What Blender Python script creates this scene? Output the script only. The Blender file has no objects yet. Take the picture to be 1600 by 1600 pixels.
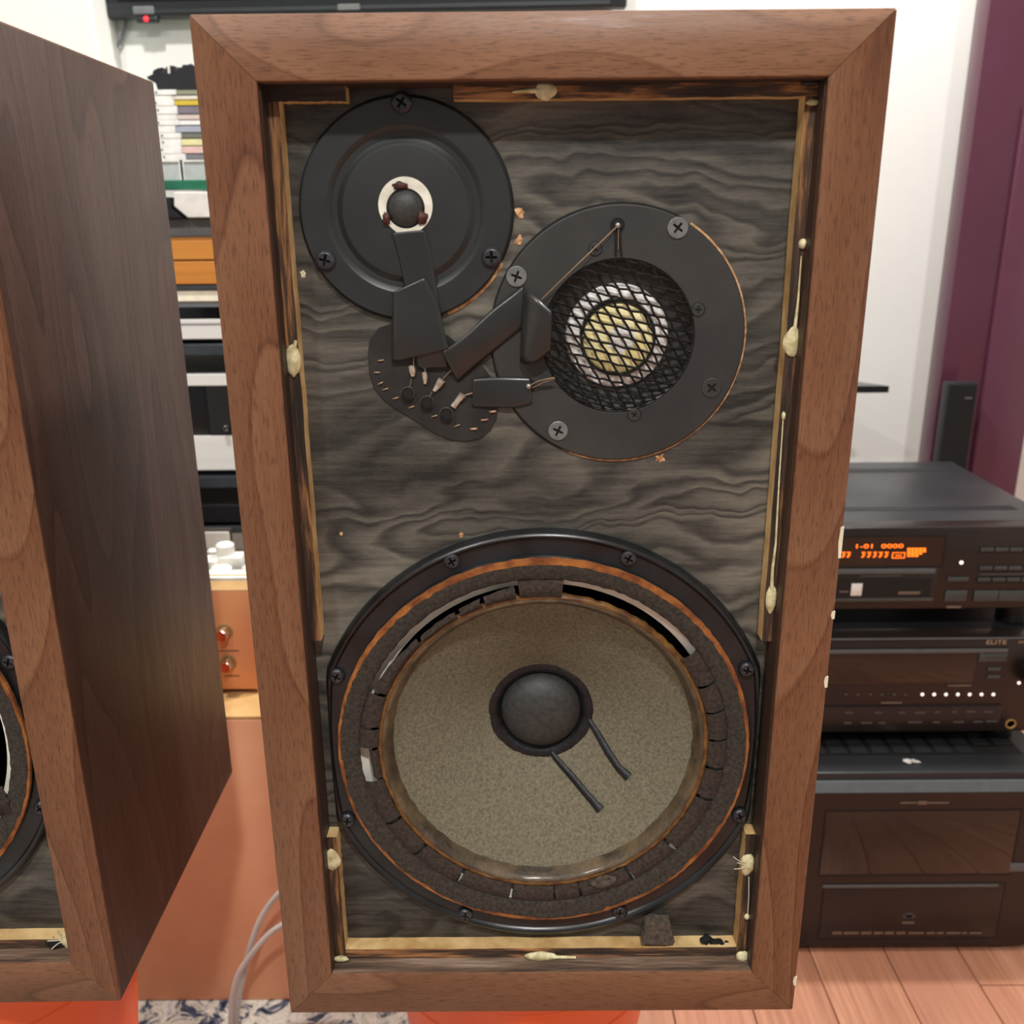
import bpy, bmesh, math, random
from mathutils import Vector, Matrix, noise as mnoise
random.seed(7)
C = bpy.context.scene.collection
sc = bpy.context.scene
PI = math.pi

# ------------------------------------------------------------------ camera, world, lights
ZS = 0.46                                    # the loudspeakers stand 46 cm above the floor
CAM = Vector((-.015837, -.516660, .534436 + ZS))
RGT = Vector((.9999618, .00080111, -.0087037))
UPV = Vector((.0080598, .3007785, .9536600))
FWD = Vector((-.0033819, .9536937, -.3007605))
FPX = 1441.0
cd = bpy.data.cameras.new('camera'); cam = bpy.data.objects.new('camera', cd); C.objects.link(cam)
cd.sensor_width = 36; cd.lens = 36 * FPX / 1600; cd.clip_start = .02; cd.clip_end = 30
m3 = Matrix((RGT, UPV, -FWD)).transposed()
cam.matrix_world = Matrix.Translation(CAM) @ m3.to_4x4()
cd.dof.use_dof = True; cd.dof.focus_distance = .62; cd.dof.aperture_fstop = 10
sc.camera = cam

world = bpy.data.worlds.new('room_light'); sc.world = world; world.use_nodes = True
bg = world.node_tree.nodes['Background']
bg.inputs[0].default_value = (1, .995, .985, 1); bg.inputs[1].default_value = .33

def lamp(name, loc, power, size, col=(1, .985, .962), aim=None):
    l = bpy.data.lights.new(name, 'AREA'); l.shape = 'DISK'; l.size = size; l.energy = power; l.color = col
    o = bpy.data.objects.new(name, l); C.objects.link(o); o.location = loc
    d = (Vector(aim) - Vector(loc)) if aim else Vector((0, 0, -1))
    o.rotation_euler = d.to_track_quat('-Z', 'Y').to_euler()
    return o
lamp('ceiling_lamp', (-.95, -1.22, 2.42), 19, .13)
lamp('ceiling_lamp', (.20, -1.22, 2.42), 35, .13)
lamp('ceiling_lamp', (.62, 1.00, 2.42), 38, .13)
lamp('ceiling_lamp', (-.50, .22, 2.42), 29, .13)

vs = sc.view_settings
vs.view_transform = 'Standard'; vs.look = 'None'; vs.gamma = 1; vs.use_curve_mapping = False; vs.exposure = 0.0

# ------------------------------------------------------------------ measuring helpers
def at(px, py, axis, val):
    """the point where the line of sight through a photo point meets the plane axis = val"""
    d = RGT * ((px - 800) / FPX) - UPV * ((py - 800) / FPX) + FWD
    t = (val - CAM[axis]) / d[axis]
    return CAM + d * t
def L(px, py, y):                            # on the loudspeaker: local x, y, z
    p = at(px, py, 1, y); return Vector((p.x, y, p.z - ZS))

# ------------------------------------------------------------------ materials
def lin(c):
    if isinstance(c, str):
        c = c.lstrip('#'); c = [int(c[i:i+2], 16) / 255 for i in (0, 2, 4)]
    return tuple((x / 12.92 if x <= .04045 else ((x + .055) / 1.055) ** 2.4) for x in c) + (1,)

class NT:
    def __init__(s, name):
        s.m = bpy.data.materials.new(name); s.m.use_nodes = True; s.t = s.m.node_tree
        s.b = s.t.nodes['Principled BSDF']
    def n(s, typ, **kw):
        x = s.t.nodes.new(typ)
        for k, v in kw.items(): setattr(x, k, v)
        return x
    def link(s, a, b): s.t.links.new(a, b)
    def coord(s, scale=(1, 1, 1), rot=(0, 0, 0)):
        tc = s.n('ShaderNodeTexCoord'); mp = s.n('ShaderNodeMapping'); s.link(tc.outputs['Object'], mp.inputs[0])
        mp.inputs['Scale'].default_value = scale; mp.inputs['Rotation'].default_value = rot; return mp.outputs[0]
    def noise(s, vec, scale=1, detail=4, rough=.55, dist=0):
        x = s.n('ShaderNodeTexNoise'); s.link(vec, x.inputs['Vector']); x.inputs['Scale'].default_value = scale
        x.inputs['Detail'].default_value = detail; x.inputs['Roughness'].default_value = rough
        x.inputs['Distortion'].default_value = dist; return x.outputs[0]
    def math(s, op, a, b=None, c=None):
        x = s.n('ShaderNodeMath', operation=op)
        for i, v in enumerate((a, b, c)):
            if v is None: continue
            if isinstance(v, (int, float)): x.inputs[i].default_value = v
            else: s.link(v, x.inputs[i])
        return x.outputs[0]
    def ramp(s, fac, stops):
        x = s.n('ShaderNodeValToRGB'); e = x.color_ramp.elements
        while len(e) < len(stops): e.new(.5)
        for el, (p, c) in zip(e, stops):
            el.position = p; el.color = lin(c) if not isinstance(c, (int, float)) else (c, c, c, 1)
        s.link(fac, x.inputs[0]); return x.outputs[0]
    def mix(s, fac, a, b, mode='MIX'):
        x = s.n('ShaderNodeMix', data_type='RGBA', blend_type=mode)
        for i, v in ((0, fac), (6, a), (7, b)):
            if isinstance(v, (int, float)): x.inputs[i].default_value = v
            elif isinstance(v, (tuple, str)): x.inputs[i].default_value = lin(v) if isinstance(v, str) else v
            else: s.link(v, x.inputs[i])
        return x.outputs[2]
    def bump(s, h, strength=.3, dist=.001):
        x = s.n('ShaderNodeBump'); x.inputs['Strength'].default_value = strength; x.inputs['Distance'].default_value = dist
        s.link(h, x.inputs['Height']); s.link(x.outputs[0], s.b.inputs['Normal'])
    def set(s, **kw):
        for k, v in kw.items():
            k = {'rough': 'Roughness', 'metal': 'Metallic', 'col': 'Base Color', 'spec': 'Specular IOR Level', 'coat': 'Coat Weight',
                 'coatr': 'Coat Roughness', 'emit': 'Emission Strength', 'emitc': 'Emission Color', 'trans': 'Transmission Weight',
                 'alpha': 'Alpha', 'sheen': 'Sheen Weight'}[k]
            if isinstance(v, str): v = lin(v)
            if isinstance(v, (int, float, tuple)): s.b.inputs[k].default_value = v
            else: s.link(v, s.b.inputs[k])
        return s.m

def plain(name, col, rough=.5, metal=0, col2=None, scale=60, detail=5, bump=0, bs=None, stops=(.35, .65), stretch=(1, 1, 1), **kw):
    t = NT(name); v = t.coord(stretch)
    if col2:
        n = t.noise(v, scale, detail); t.set(col=t.ramp(n, [(stops[0], col), (stops[1], col2)]))
    else:
        n = t.noise(v, scale, detail)          # faint tonal wear so that nothing is dead flat
        c0 = lin(col); t.set(col=t.ramp(n, [(.3, tuple(x * .94 for x in srgb(c0))), (.7, tuple(min(1, x * 1.04) for x in srgb(c0)))]))
    if bump: t.bump(t.noise(v, bs or scale, 6, .65), bump, .001)
    return t.set(rough=rough, metal=metal, **kw)
def srgb(c): return [(x * 12.92 if x <= .0031308 else 1.055 * x ** (1 / 2.4) - .055) for x in c[:3]]

def walnut(name, axis, dark=1.0, off=0.0, c=('#462b1d', '#734b33', '#876045'), rough=.42, seed=(0, 0, 0)):
    """walnut veneer; the grain runs along axis (0 x, 2 z); figure = contour lines of a stretched noise"""
    t = NT(name)
    tc = t.n('ShaderNodeTexCoord'); mp = t.n('ShaderNodeMapping'); t.link(tc.outputs['Object'], mp.inputs[0])
    mp.inputs['Location'].default_value = seed
    base = mp.outputs[0]
    def sc_(along, across):
        m = t.n('ShaderNodeMapping'); t.link(base, m.inputs[0])
        s = [across] * 3; s[axis] = along; m.inputs['Scale'].default_value = s; return m.outputs[0]
    fig = t.noise(sc_(1.9, 8), 1, 1.2, .45, .25)
    con = t.math('FRACT', t.math('MULTIPLY', fig, 12))
    con = t.ramp(con, [(0, .22), (.05, .52), (.5, .72), (.94, .96), (1.0, .22)])
    pores = t.noise(sc_(95, 1150), 1, 2, .6)
    fine = t.noise(sc_(22, 300), 1, 4, .65)
    tone = t.noise(sc_(2.0, 14), 1.0, 3)
    f = t.math('ADD', t.math('MULTIPLY', con, .44), t.math('ADD', t.math('MULTIPLY', fine, .36), t.math('MULTIPLY', tone, .46)))
    col = t.ramp(f, [(.30, c[0]), (.62, c[1]), (.92, c[2])])
    pr = t.ramp(pores, [(.36, .45), (.47, 1.0)])
    col = t.mix(.7, col, pr, 'MULTIPLY')
    blot = t.ramp(t.noise(base, 9, 2), [(.3, .86), (.62, 1.0)])
    col = t.mix(.8, col, blot, 'MULTIPLY')
    t.bump(t.math('ADD', pores, t.math('MULTIPLY', fine, .4)), .18, .0003)
    return t.set(col=col, rough=t.ramp(fine, [(.3, rough - .06), (.7, rough + .1)]), spec=.32)

MAT = {}
MAT['wal_z'] = walnut('walnut_upright_grain', 2)
MAT['wal_x'] = walnut('walnut_cross_grain', 0, c=('#4a2f20', '#785239', '#8c654b'))
MAT['wal_side_shaded'] = walnut('shaded_walnut_side_veneer', 2, c=('#2d1e18', '#432d24', '#583f34'), rough=.46, seed=(.3, .1, .2))  # darker copy of the walnut; dimmer light on the sides put into colour

def baffle_mat():
    t = NT('black_stained_plywood')
    v = t.coord((3.2, 2, 22)); warp = t.noise(t.coord((11, 9, 9)), 1, 3)
    add = t.n('ShaderNodeVectorMath', operation='ADD'); t.link(v, add.inputs[0])
    w = t.n('ShaderNodeCombineXYZ'); t.link(t.math('MULTIPLY', warp, 1.3), w.inputs[2]); t.link(w.outputs[0], add.inputs[1])
    fig = t.noise(add.outputs[0], 1, 1.5, .5, .5)
    con = t.math('FRACT', t.math('MULTIPLY', fig, 11))
    con = t.ramp(con, [(0, .25), (.35, .62), (.72, .80), (.90, .35), (1.0, .25)])
    fib = t.noise(t.coord((30, 20, 420)), 1, 5, .65)
    big = t.noise(t.coord((7, 7, 11)), 1, 3)
    spk = t.noise(t.coord((260, 260, 900)), 1, 2)
    amt = t.ramp(t.noise(t.coord((5, 5, 7)), 1, 2), [(.35, .22), (.62, .62)])
    f = t.math('ADD', t.math('MULTIPLY', con, amt), t.math('ADD', t.math('MULTIPLY', fib, .42), t.math('ADD', t.math('MULTIPLY', big, .34), t.math('MULTIPLY', spk, .14))))
    col = t.ramp(f, [(.46, '#252422'), (.64, '#46443e'), (.82, '#635f56'), (1.0, '#7d776b')])
    t.bump(t.math('ADD', fib, con), .18, .0004)
    return t.set(col=col, rough=.50, spec=.4)
MAT['baffle'] = baffle_mat()

def torn(name, axis, lo, hi, stop=.5):
    t = NT(name); s = [120, 120, 120]; s[axis] = 9; v = t.coord(s)
    n = t.noise(v, 1, 5, .62, .4); n2 = t.noise(t.coord(tuple(x * 6 for x in s)), 1, 3)
    f = t.math('ADD', n, t.math('MULTIPLY', t.math('SUBTRACT', n2, .5), .22))
    col = t.ramp(f, [(stop - .12, lo[0]), (stop, lo[1]), (stop + .07, hi[0]), (stop + .28, hi[1])])
    t.bump(f, .8, .002)
    return t.set(col=col, rough=.75)
MAT['torn_z'] = torn('torn_strip_upright', 2, ('#241a13', '#4a3424'), ('#8f6238', '#c9a068'), .52)
MAT['torn_x'] = torn('torn_strip_cross', 0, ('#2b211b', '#4b382b'), ('#a06c40', '#c9a274'), .545)
MAT['raw'] = plain('raw_pine_edge', '#b08a52', .8, col2='#e0c189', scale=40, stretch=(1, 1, 1), bump=.5, bs=300)
MAT['ledge'] = torn('painted_ledge', 0, ('#3d2e25', '#66503f'), ('#7d6756', '#a3907e'), .52)
MAT['inner'] = plain('dark_reveal', '#2e211a', .55, col2='#4a3527', scale=30, stretch=(1, 1, .1))
MAT['glue'] = plain('dried_glue', '#b9ad7c', .5, col2='#ece4b8', scale=160, bump=.5, bs=400)
MAT['gluew'] = plain('pale_glue_thread', '#e2dcc0', .5)
MAT['plate'] = plain('black_moulded_plate', '#202222', .42, col2='#2c2f2f', scale=28, bump=.06, bs=900, stops=(.3, .75))
MAT['plate2'] = plain('dusty_black_plate', '#282828', .50, col2='#393936', scale=22, bump=.06, bs=900, stops=(.3, .75))
MAT['flange'] = plain('black_enamel_steel', '#101112', .30, col2='#222427', scale=35, bump=.1, bs=60, stops=(.35, .7))
MAT['black'] = plain('black_plastic', '#161616', .4)
MAT['void'] = plain('matt_black', '#0c0b0a', .85)
MAT['screw'] = plain('black_screw_steel', '#303134', .38, metal=.55, col2='#4b4c50', scale=200)
MAT['screw_grey'] = plain('grey_screw_steel', '#6b6d6c', .42, metal=.35, col2='#858784', scale=200)
MAT['steel'] = plain('bright_steel', '#b9b6ae', .28, metal=.9)
MAT['white_ring'] = plain('white_card_ring', '#cfcdbb', .6, col2='#efeddd', scale=90, bump=.15, bs=300)
MAT['dome'] = plain('black_cloth_dome', '#2b2b2a', .55, col2='#3a3a38', scale=300, bump=.1, bs=900)
MAT['red_glue'] = plain('dark_red_adhesive', '#2e1512', .45, col2='#5a2a22', scale=260, bump=.9, bs=260)
MAT['tape'] = plain('black_electrical_tape', '#1c1d1d', .36, col2='#2a2b2a', scale=20, stops=(.3, .7), bump=.04, bs=60, coat=.25, coatr=.2)
MAT['cork'] = plain('orange_cork_gasket', '#6f3a18', .9, col2='#a8682f', scale=90, bump=.8, bs=500)
MAT['foam'] = plain('rotten_foam', '#2a211c', .95, col2='#463a32', scale=420, bump=.9, bs=900)
MAT['foam_rim'] = plain('dusty_foam_rim', '#29241f', .95, col2='#453e35', scale=380, bump=.8, bs=900)
MAT['foam_bit'] = plain('foam_crumb', '#3d342d', .95, col2='#655a4e', scale=300, bump=1, bs=700)
MAT['amber'] = plain('amber_edge_glue', '#352a1b', .40, col2='#65543a', scale=60, bump=.9, bs=420, coat=.45, coatr=.2)
MAT['glue_brown'] = plain('brown_glue_line', '#4c2c10', .45, col2='#7a5526', scale=110, bump=.6, bs=300)
MAT['cone'] = plain('grey_felt_cone', '#5d5847', .95, col2='#827b66', scale=520, detail=3, bump=.5, bs=900, stops=(.3, .7))
MAT['black_glue'] = plain('glossy_black_glue', '#0d0e10', .40, col2='#1c1e21', scale=120, spec=.4, bump=.7, bs=240)
MAT['basket'] = plain('pale_basket_metal', '#d9d7c8', .4, col2='#f2f0e2', scale=40)
MAT['basket_arm'] = plain('blue_grey_basket_arm', '#3f4a52', .35, metal=.4, col2='#5d6a73', scale=40)
MAT['ribbed'] = plain('ribbed_grey_cloth', '#2a2c2e', .8, col2='#5b5d5e', scale=160, stretch=(.2, 1, 2.4))
MAT['felt'] = plain('pale_felt', '#e2ded4', .95, col2='#ffffff', scale=260, bump=.8, bs=700)
MAT['yellow'] = plain('pale_yellow_dome', '#f0e096', .5, col2='#fdf5c0', scale=70)
MAT['grille'] = plain('black_expanded_metal', '#1d1c1b', .34, metal=.3, col2='#33312f', scale=200)
MAT['panel'] = plain('black_terminal_board', '#161513', .65, col2='#262421', scale=60, bump=.3, bs=500)
MAT['copper'] = plain('tarnished_copper', '#8a6650', .4, metal=.6, col2='#c9a890', scale=300)
MAT['solder'] = plain('solder', '#a9a396', .3, metal=.6, col2='#dedacd', scale=260, bump=.4, bs=300)
MAT['wire'] = plain('tinned_wire', '#9a8468', .35, metal=.6)
MAT['splinter'] = plain('raw_wood_splinter', '#a8703f', .85, col2='#e2b98a', scale=300, bump=1, bs=500)

# ------------------------------------------------------------------ mesh builder
class MB:
    def __init__(s): s.v, s.f, s.m = [], [], []
    def add(s, vs, fs, mi=0):
        o = len(s.v); s.v += [tuple(v) for v in vs]; s.f += [tuple(i + o for i in f) for f in fs]; s.m += [mi] * len(fs); return s
    def box(s, x0, x1, y0, y1, z0, z1, mi=0):
        return s.add([(x0,y0,z0),(x1,y0,z0),(x1,y1,z0),(x0,y1,z0),(x0,y0,z1),(x1,y0,z1),(x1,y1,z1),(x0,y1,z1)],
                     [(0,1,5,4),(1,2,6,5),(2,3,7,6),(3,0,4,7),(4,5,6,7),(3,2,1,0)], mi)
    def prism(s, poly, y0, y1, mi=0, side=None):          # polygon in x,z pushed along y
        n = len(poly); side = mi if side is None else side
        o = len(s.v); s.v += [(x, y0, z) for x, z in poly] + [(x, y1, z) for x, z in poly]
        s.f.append(tuple(o + i for i in range(n))); s.m.append(mi)
        s.f.append(tuple(o + n + i for i in reversed(range(n)))); s.m.append(side)
        for i in range(n):
            j = (i + 1) % n; s.f.append((o + i, o + n + i, o + n + j, o + j)); s.m.append(side)
        return s
    def prism_z(s, poly, z0, z1, mi=0):                    # polygon in x,y pushed along z
        n = len(poly); o = len(s.v); s.v += [(x, y, z0) for x, y in poly] + [(x, y, z1) for x, y in poly]
        s.f += [tuple(o + i for i in reversed(range(n))), tuple(o + n + i for i in range(n))]; s.m += [mi, mi]
        for i in range(n):
            j = (i + 1) % n; s.f.append((o + i, o + j, o + n + j, o + n + i)); s.m.append(mi)
        return s
    def lathe(s, cx, cz, prof, n=72, mi=0, jit=None, cap=False):     # profile (r, y) turned about the y axis
        o = len(s.v); k = len(prof)
        for i in range(n):
            a = 2 * PI * i / n
            for q, (r, y) in enumerate(prof):
                if jit: r, y = jit(a, q, r, y)
                s.v.append((cx + r * math.cos(a), y, cz + r * math.sin(a)))
        for i in range(n):
            j = (i + 1) % n
            for q in range(k - 1):
                s.f.append((o + i*k + q, o + i*k + q + 1, o + j*k + q + 1, o + j*k + q)); s.m.append(mi)
        if cap:
            s.f.append(tuple(o + i*k + k - 1 for i in range(n))); s.m.append(mi)
        return s
    def lathe_z(s, cx, cy, prof, n=40, mi=0, cap=True):              # profile (r, z) turned about the z axis
        o = len(s.v); k = len(prof)
        for i in range(n):
            a = 2 * PI * i / n
            for r, z in prof: s.v.append((cx + r * math.cos(a), cy + r * math.sin(a), z))
        for i in range(n):
            j = (i + 1) % n
            for q in range(k - 1):
                s.f.append((o + i*k + q, o + j*k + q, o + j*k + q + 1, o + i*k + q + 1)); s.m.append(mi)
        if cap:
            s.f.append(tuple(o + i*k + k - 1 for i in range(n))); s.m.append(mi)
            s.f.append(tuple(o + i*k for i in reversed(range(n)))); s.m.append(mi)
        return s
    def grid(s, rows, mi=0, close=False):                  # rows of points
        o = len(s.v); w = len(rows[0])
        for r in rows: s.v += [tuple(p) for p in r]
        R = len(rows)
        for i in range(R if close else R - 1):
            for j in range(w - 1):
                a, b = o + i*w + j, o + ((i + 1) % R)*w + j
                s.f.append((a, a + 1, b + 1, b)); s.m.append(mi)
        return s
    def tube(s, path, r, n=8, mi=0, flat=None):
        path = [Vector(p) for p in path]; o = len(s.v); K = len(path)
        for i, p in enumerate(path):
            t = (path[min(i + 1, K - 1)] - path[max(i - 1, 0)]).normalized()
            u = t.cross(Vector((0, 1, 0)) if abs(t.y) < .9 else Vector((1, 0, 0))).normalized(); w = t.cross(u)
            rr = r[i] if isinstance(r, (list, tuple)) else r
            for k in range(n):
                a = 2 * PI * k / n; s.v.append(tuple(p + u * (rr * math.cos(a)) + w * (rr * (flat or 1) * math.sin(a))))
        for i in range(K - 1):
            for k in range(n):
                k2 = (k + 1) % n; s.f.append((o+i*n+k, o+i*n+k2, o+(i+1)*n+k2, o+(i+1)*n+k)); s.m.append(mi)
        s.f += [tuple(o + k for k in reversed(range(n))), tuple(o + (K-1)*n + k for k in range(n))]; s.m += [mi, mi]
        return s
    def ball(s, c, rad, nu=14, nv=8, mi=0, lump=0, seed=0):
        rows = []
        for i in range(nu):
            a = 2 * PI * i / nu; row = []
            for j in range(nv + 1):
                b = -PI/2 + PI * j / nv
                d = Vector((math.cos(a)*math.cos(b), math.sin(a)*math.cos(b), math.sin(b)))
                q = 1 + lump * mnoise.noise(d * 1.7 + Vector((seed * 3.1, seed, 0)))
                row.append((c[0] + d.x*rad[0]*q, c[1] + d.y*rad[1]*q, c[2] + d.z*rad[2]*q))
            rows.append(row)
        return s.grid(rows, mi, close=True)
    def build(s, name, mats, parent=None, smooth=None, bevel=0, segs=2, loc=None, weld=True, skip=None):
        me = bpy.data.meshes.new(name); me.from_pydata(s.v, [], s.f)
        for m in (mats if isinstance(mats, (list, tuple)) else [mats]): me.materials.append(MAT[m] if isinstance(m, str) else m)
        me.polygons.foreach_set('material_index', s.m)
        bm = bmesh.new(); bm.from_mesh(me)
        if weld: bmesh.ops.remove_doubles(bm, verts=bm.verts, dist=1e-6)
        bmesh.ops.recalc_face_normals(bm, faces=bm.faces)
        if bevel:
            es = [e for e in bm.edges if len(e.link_faces) == 2 and e.calc_face_angle(0) > .5 and not (skip and skip(e))]
            bmesh.ops.bevel(bm, geom=es, offset=bevel, segments=segs, affect='EDGES', profile=.5, clamp_overlap=True)
        bm.to_mesh(me); bm.free()
        if smooth is not None:
            me.polygons.foreach_set('use_smooth', [True] * len(me.polygons)); me.set_sharp_from_angle(angle=math.radians(smooth))
        o = bpy.data.objects.new(name, me); C.objects.link(o)
        if parent: o.parent = parent
        if loc is not None: o.location = loc
        return o

def thing(name, label, cat, loc=(0, 0, 0), group=None):
    o = bpy.data.objects.new(name, None); C.objects.link(o); o.location = loc; o.empty_display_size = .02
    o['label'] = label; o['category'] = cat
    if group: o['group'] = group
    return o
def tag(o, label, cat, group=None):
    o['label'] = label; o['category'] = cat
    if group: o['group'] = group
    return o
def struct(o): o['kind'] = 'structure'; return o

def put(me_obj, name, loc, parent, rot=None, scale=None):  # another object on the same mesh
    o = bpy.data.objects.new(name, me_obj.data); C.objects.link(o); o.location = loc; o.parent = parent
    if rot: o.rotation_euler = rot
    if scale: o.scale = scale
    return o

def text(body, name, mat, parent, loc, size, width=None, rot=(PI/2, 0, 0), ext=.0002):
    c = bpy.data.curves.new(name, 'FONT'); c.body = body; c.size = size; c.align_x = 'CENTER'; c.align_y = 'CENTER'; c.extrude = ext
    c.resolution_u = 2
    o = bpy.data.objects.new(name, c); C.objects.link(o); o.parent = parent; o.location = loc; o.rotation_euler = rot
    c.materials.append(MAT[mat])
    if width:
        bpy.context.view_layer.update()
        if o.dimensions.x > 0: o.scale.x = width / o.dimensions.x
    dg = bpy.context.evaluated_depsgraph_get(); me = bpy.data.meshes.new_from_object(o.evaluated_get(dg))
    q = bpy.data.objects.new(name, me); C.objects.link(q); q.parent = parent; q.location = loc; q.rotation_euler = rot; q.scale = o.scale
    bpy.data.objects.remove(o); q.name = name
    return q

# ------------------------------------------------------------------ screws (shared meshes); head looks to -y
def screw_mesh(name, R, h, flat, mat):
    bm = bmesh.new(); n = 24
    prof = [(R, 0), (R, -h*.25), (R*.93, -h*.62), (R*.78, -h*.9), (R*.66, -h)] if not flat else [(R, 0), (R, -h*.8), (R*.94, -h), (R*.7, -h)]
    rings = [[bm.verts.new((r*math.cos(2*PI*i/n), y, r*math.sin(2*PI*i/n))) for i in range(n)] for r, y in prof]
    for a, b in zip(rings, rings[1:]):
        for i in range(n): bm.faces.new((a[i], a[(i+1) % n], b[(i+1) % n], b[i]))
    w, l = R*.13, R*.56
    cr = [(w, w), (l, w*.8), (l, -w*.8), (w, -w), (w*.8, -l), (-w*.8, -l), (-w, -w), (-l, -w*.8), (-l, w*.8), (-w, w), (-w*.8, l), (w*.8, l)]
    top = [bm.verts.new((x, -h, z)) for x, z in cr]; bot = [bm.verts.new((x*.8, -h*.25, z*.8)) for x, z in cr]
    es = [bm.edges.get((rings[-1][i], rings[-1][(i+1) % n])) for i in range(n)] + [bm.edges.new((top[i], top[(i+1) % 12])) for i in range(12)]
    bmesh.ops.triangle_fill(bm, use_beauty=True, edges=es)
    rec = []
    for i in range(12): rec.append(bm.faces.new((top[i], top[(i+1) % 12], bot[(i+1) % 12], bot[i])))
    rec.append(bm.faces.new(bot))
    bmesh.ops.recalc_face_normals(bm, faces=bm.faces)
    for f in rec: f.material_index = 1
    me = bpy.data.meshes.new(name); bm.to_mesh(me); bm.free()
    me.materials.append(MAT[mat]); me.materials.append(MAT['void'])
    return me
SC_PAN = screw_mesh('pan_screw', .0058, .0028, False, 'screw')
SC_WOOF = screw_mesh('flange_screw', .0053, .0030, False, 'screw')
SC_GREY = screw_mesh('flat_screw', .0058, .0012, True, 'screw_grey')
SC_DARK = screw_mesh('dark_flat_screw', .0058, .0009, True, 'plate2')
SC_SMALL = screw_mesh('small_screw', .0036, .0006, True, 'plate2')
def screw(me, x, y, z, ang, parent, name='screw'):
    o = bpy.data.objects.new(name, me); C.objects.link(o); o.location = (x, y, z); o.rotation_euler = (0, ang, 0); o.parent = parent; return o

# ------------------------------------------------------------------ the loudspeaker
W, H, D = .356, .635, .289
IX, IZ0, IZ1 = .1464, .0342, .6036           # the opening in the front frame
YB = .026                                     # front of the baffle
WX, WZ = .0015, .2008                         # woofer axis
TX, TZ, TR = -.0752, .5402, .0588             # tweeter
MX, MZ, MR = .0447, .4697, .0735              # midrange

def jag(a, f, amp, seed):
    return amp * mnoise.noise(Vector((math.cos(a) * f, math.sin(a) * f, seed)))

def ycone(r): 
    r = max(.03, min(.101, r)); t = (.101 - r) / .065
    return .028 + .041 * (t * .85 + .15 * t * t)

def cabinet(sp, main):
    hw = W / 2
    def mitre(name, poly, mat_front, mat_side, inner_edge):
        cxp = sum(p[0] for p in poly) / 4; czp = sum(p[1] for p in poly) / 4; g = .00016       # hairline joint at each mitre
        poly = [(x - g*(1 if x > cxp else -1), z) for x, z in poly] if 'side' not in name else [(x, z - g*(1 if z > czp else -1)) for x, z in poly]
        b = MB().prism(poly, 0, D, 0, 1)
        def diag(e):                                # the mitre itself stays a tight joint
            a, c = e.verts[0].co, e.verts[1].co
            return abs(a.x - c.x) > .01 and abs(a.z - c.z) > .01 or (abs(a.y - c.y) > .1 and abs(a.x) < hw - .001)
        return b.build(name, [mat_front, mat_side], sp, bevel=.0014, segs=2, smooth=40, skip=diag)
    q = [(-hw, H), (hw, H), (hw, 0), (-hw, 0)]; r = [(-IX, IZ1), (IX, IZ1), (IX, IZ0), (-IX, IZ0)]
    mitre('top_panel', [q[0], q[1], r[1], r[0]], 'wal_x', 'wal_x', 0)
    mitre('side_panel', [q[1], q[2], r[2], r[1]], 'wal_z', 'wal_side_shaded', 0)
    mitre('bottom_panel', [q[2], q[3], r[3], r[2]], 'wal_x', 'ledge', 0)
    mitre('side_panel', [q[3], q[0], r[0], r[3]], 'wal_z', 'wal_side_shaded', 0)
    MB().box(-IX, IX, D - .014, D - .002, IZ0, IZ1).build('back_panel', 'void', sp)
    for s in (-1, 1):                          # dark sheets beside the strips; shade on the inner frame put into colour
        x0, x1 = sorted((s * (IX - .0006), s * (IX + .0002)))
        MB().box(x0, x1, .004, YB, IZ0 + .001, IZ1 - .001).build('reveal_shade', 'inner', sp)
    MB().box(-IX, IX, .006, YB, IZ1 - .0006, IZ1 + .0001).build('reveal_shade', 'inner', sp)
    # baffle with the two holes cut through
    bm = bmesh.new(); es = []
    def loop(pts):
        vs_ = [bm.verts.new(p) for p in pts]; return vs_, [bm.edges.new((vs_[i], vs_[(i+1) % len(vs_)])) for i in range(len(vs_))]
    _, e = loop([(-IX, YB, IZ0), (IX, YB, IZ0), (IX, YB, IZ1), (-IX, YB, IZ1)]); es += e
    walls = []
    for cx, cz, R in ((WX, WZ, .134), (MX, MZ, .046)):
        vs_, e = loop([(cx + R*math.cos(2*PI*i/72), YB, cz + R*math.sin(2*PI*i/72)) for i in range(72)]); es += e; walls.append(vs_)
    bmesh.ops.triangle_fill(bm, use_beauty=True, edges=es)
    for vs_ in walls:
        bk = [bm.verts.new(v.co + Vector((0, .018, 0))) for v in vs_]
        for i in range(72): f = bm.faces.new((vs_[i], vs_[(i+1) % 72], bk[(i+1) % 72], bk[i])); f.material_index = 1
    bmesh.ops.recalc_face_normals(bm, faces=bm.faces)
    me = bpy.data.meshes.new('baffle'); bm.to_mesh(me); bm.free(); me.materials.append(MAT['baffle']); me.materials.append(MAT['void'])
    for p in me.polygons:
        if p.material_index == 0 and p.normal.y > 0: p.flip()
    bf = bpy.data.objects.new('baffle', me); C.objects.link(bf); bf.parent = sp
    return bf

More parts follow.
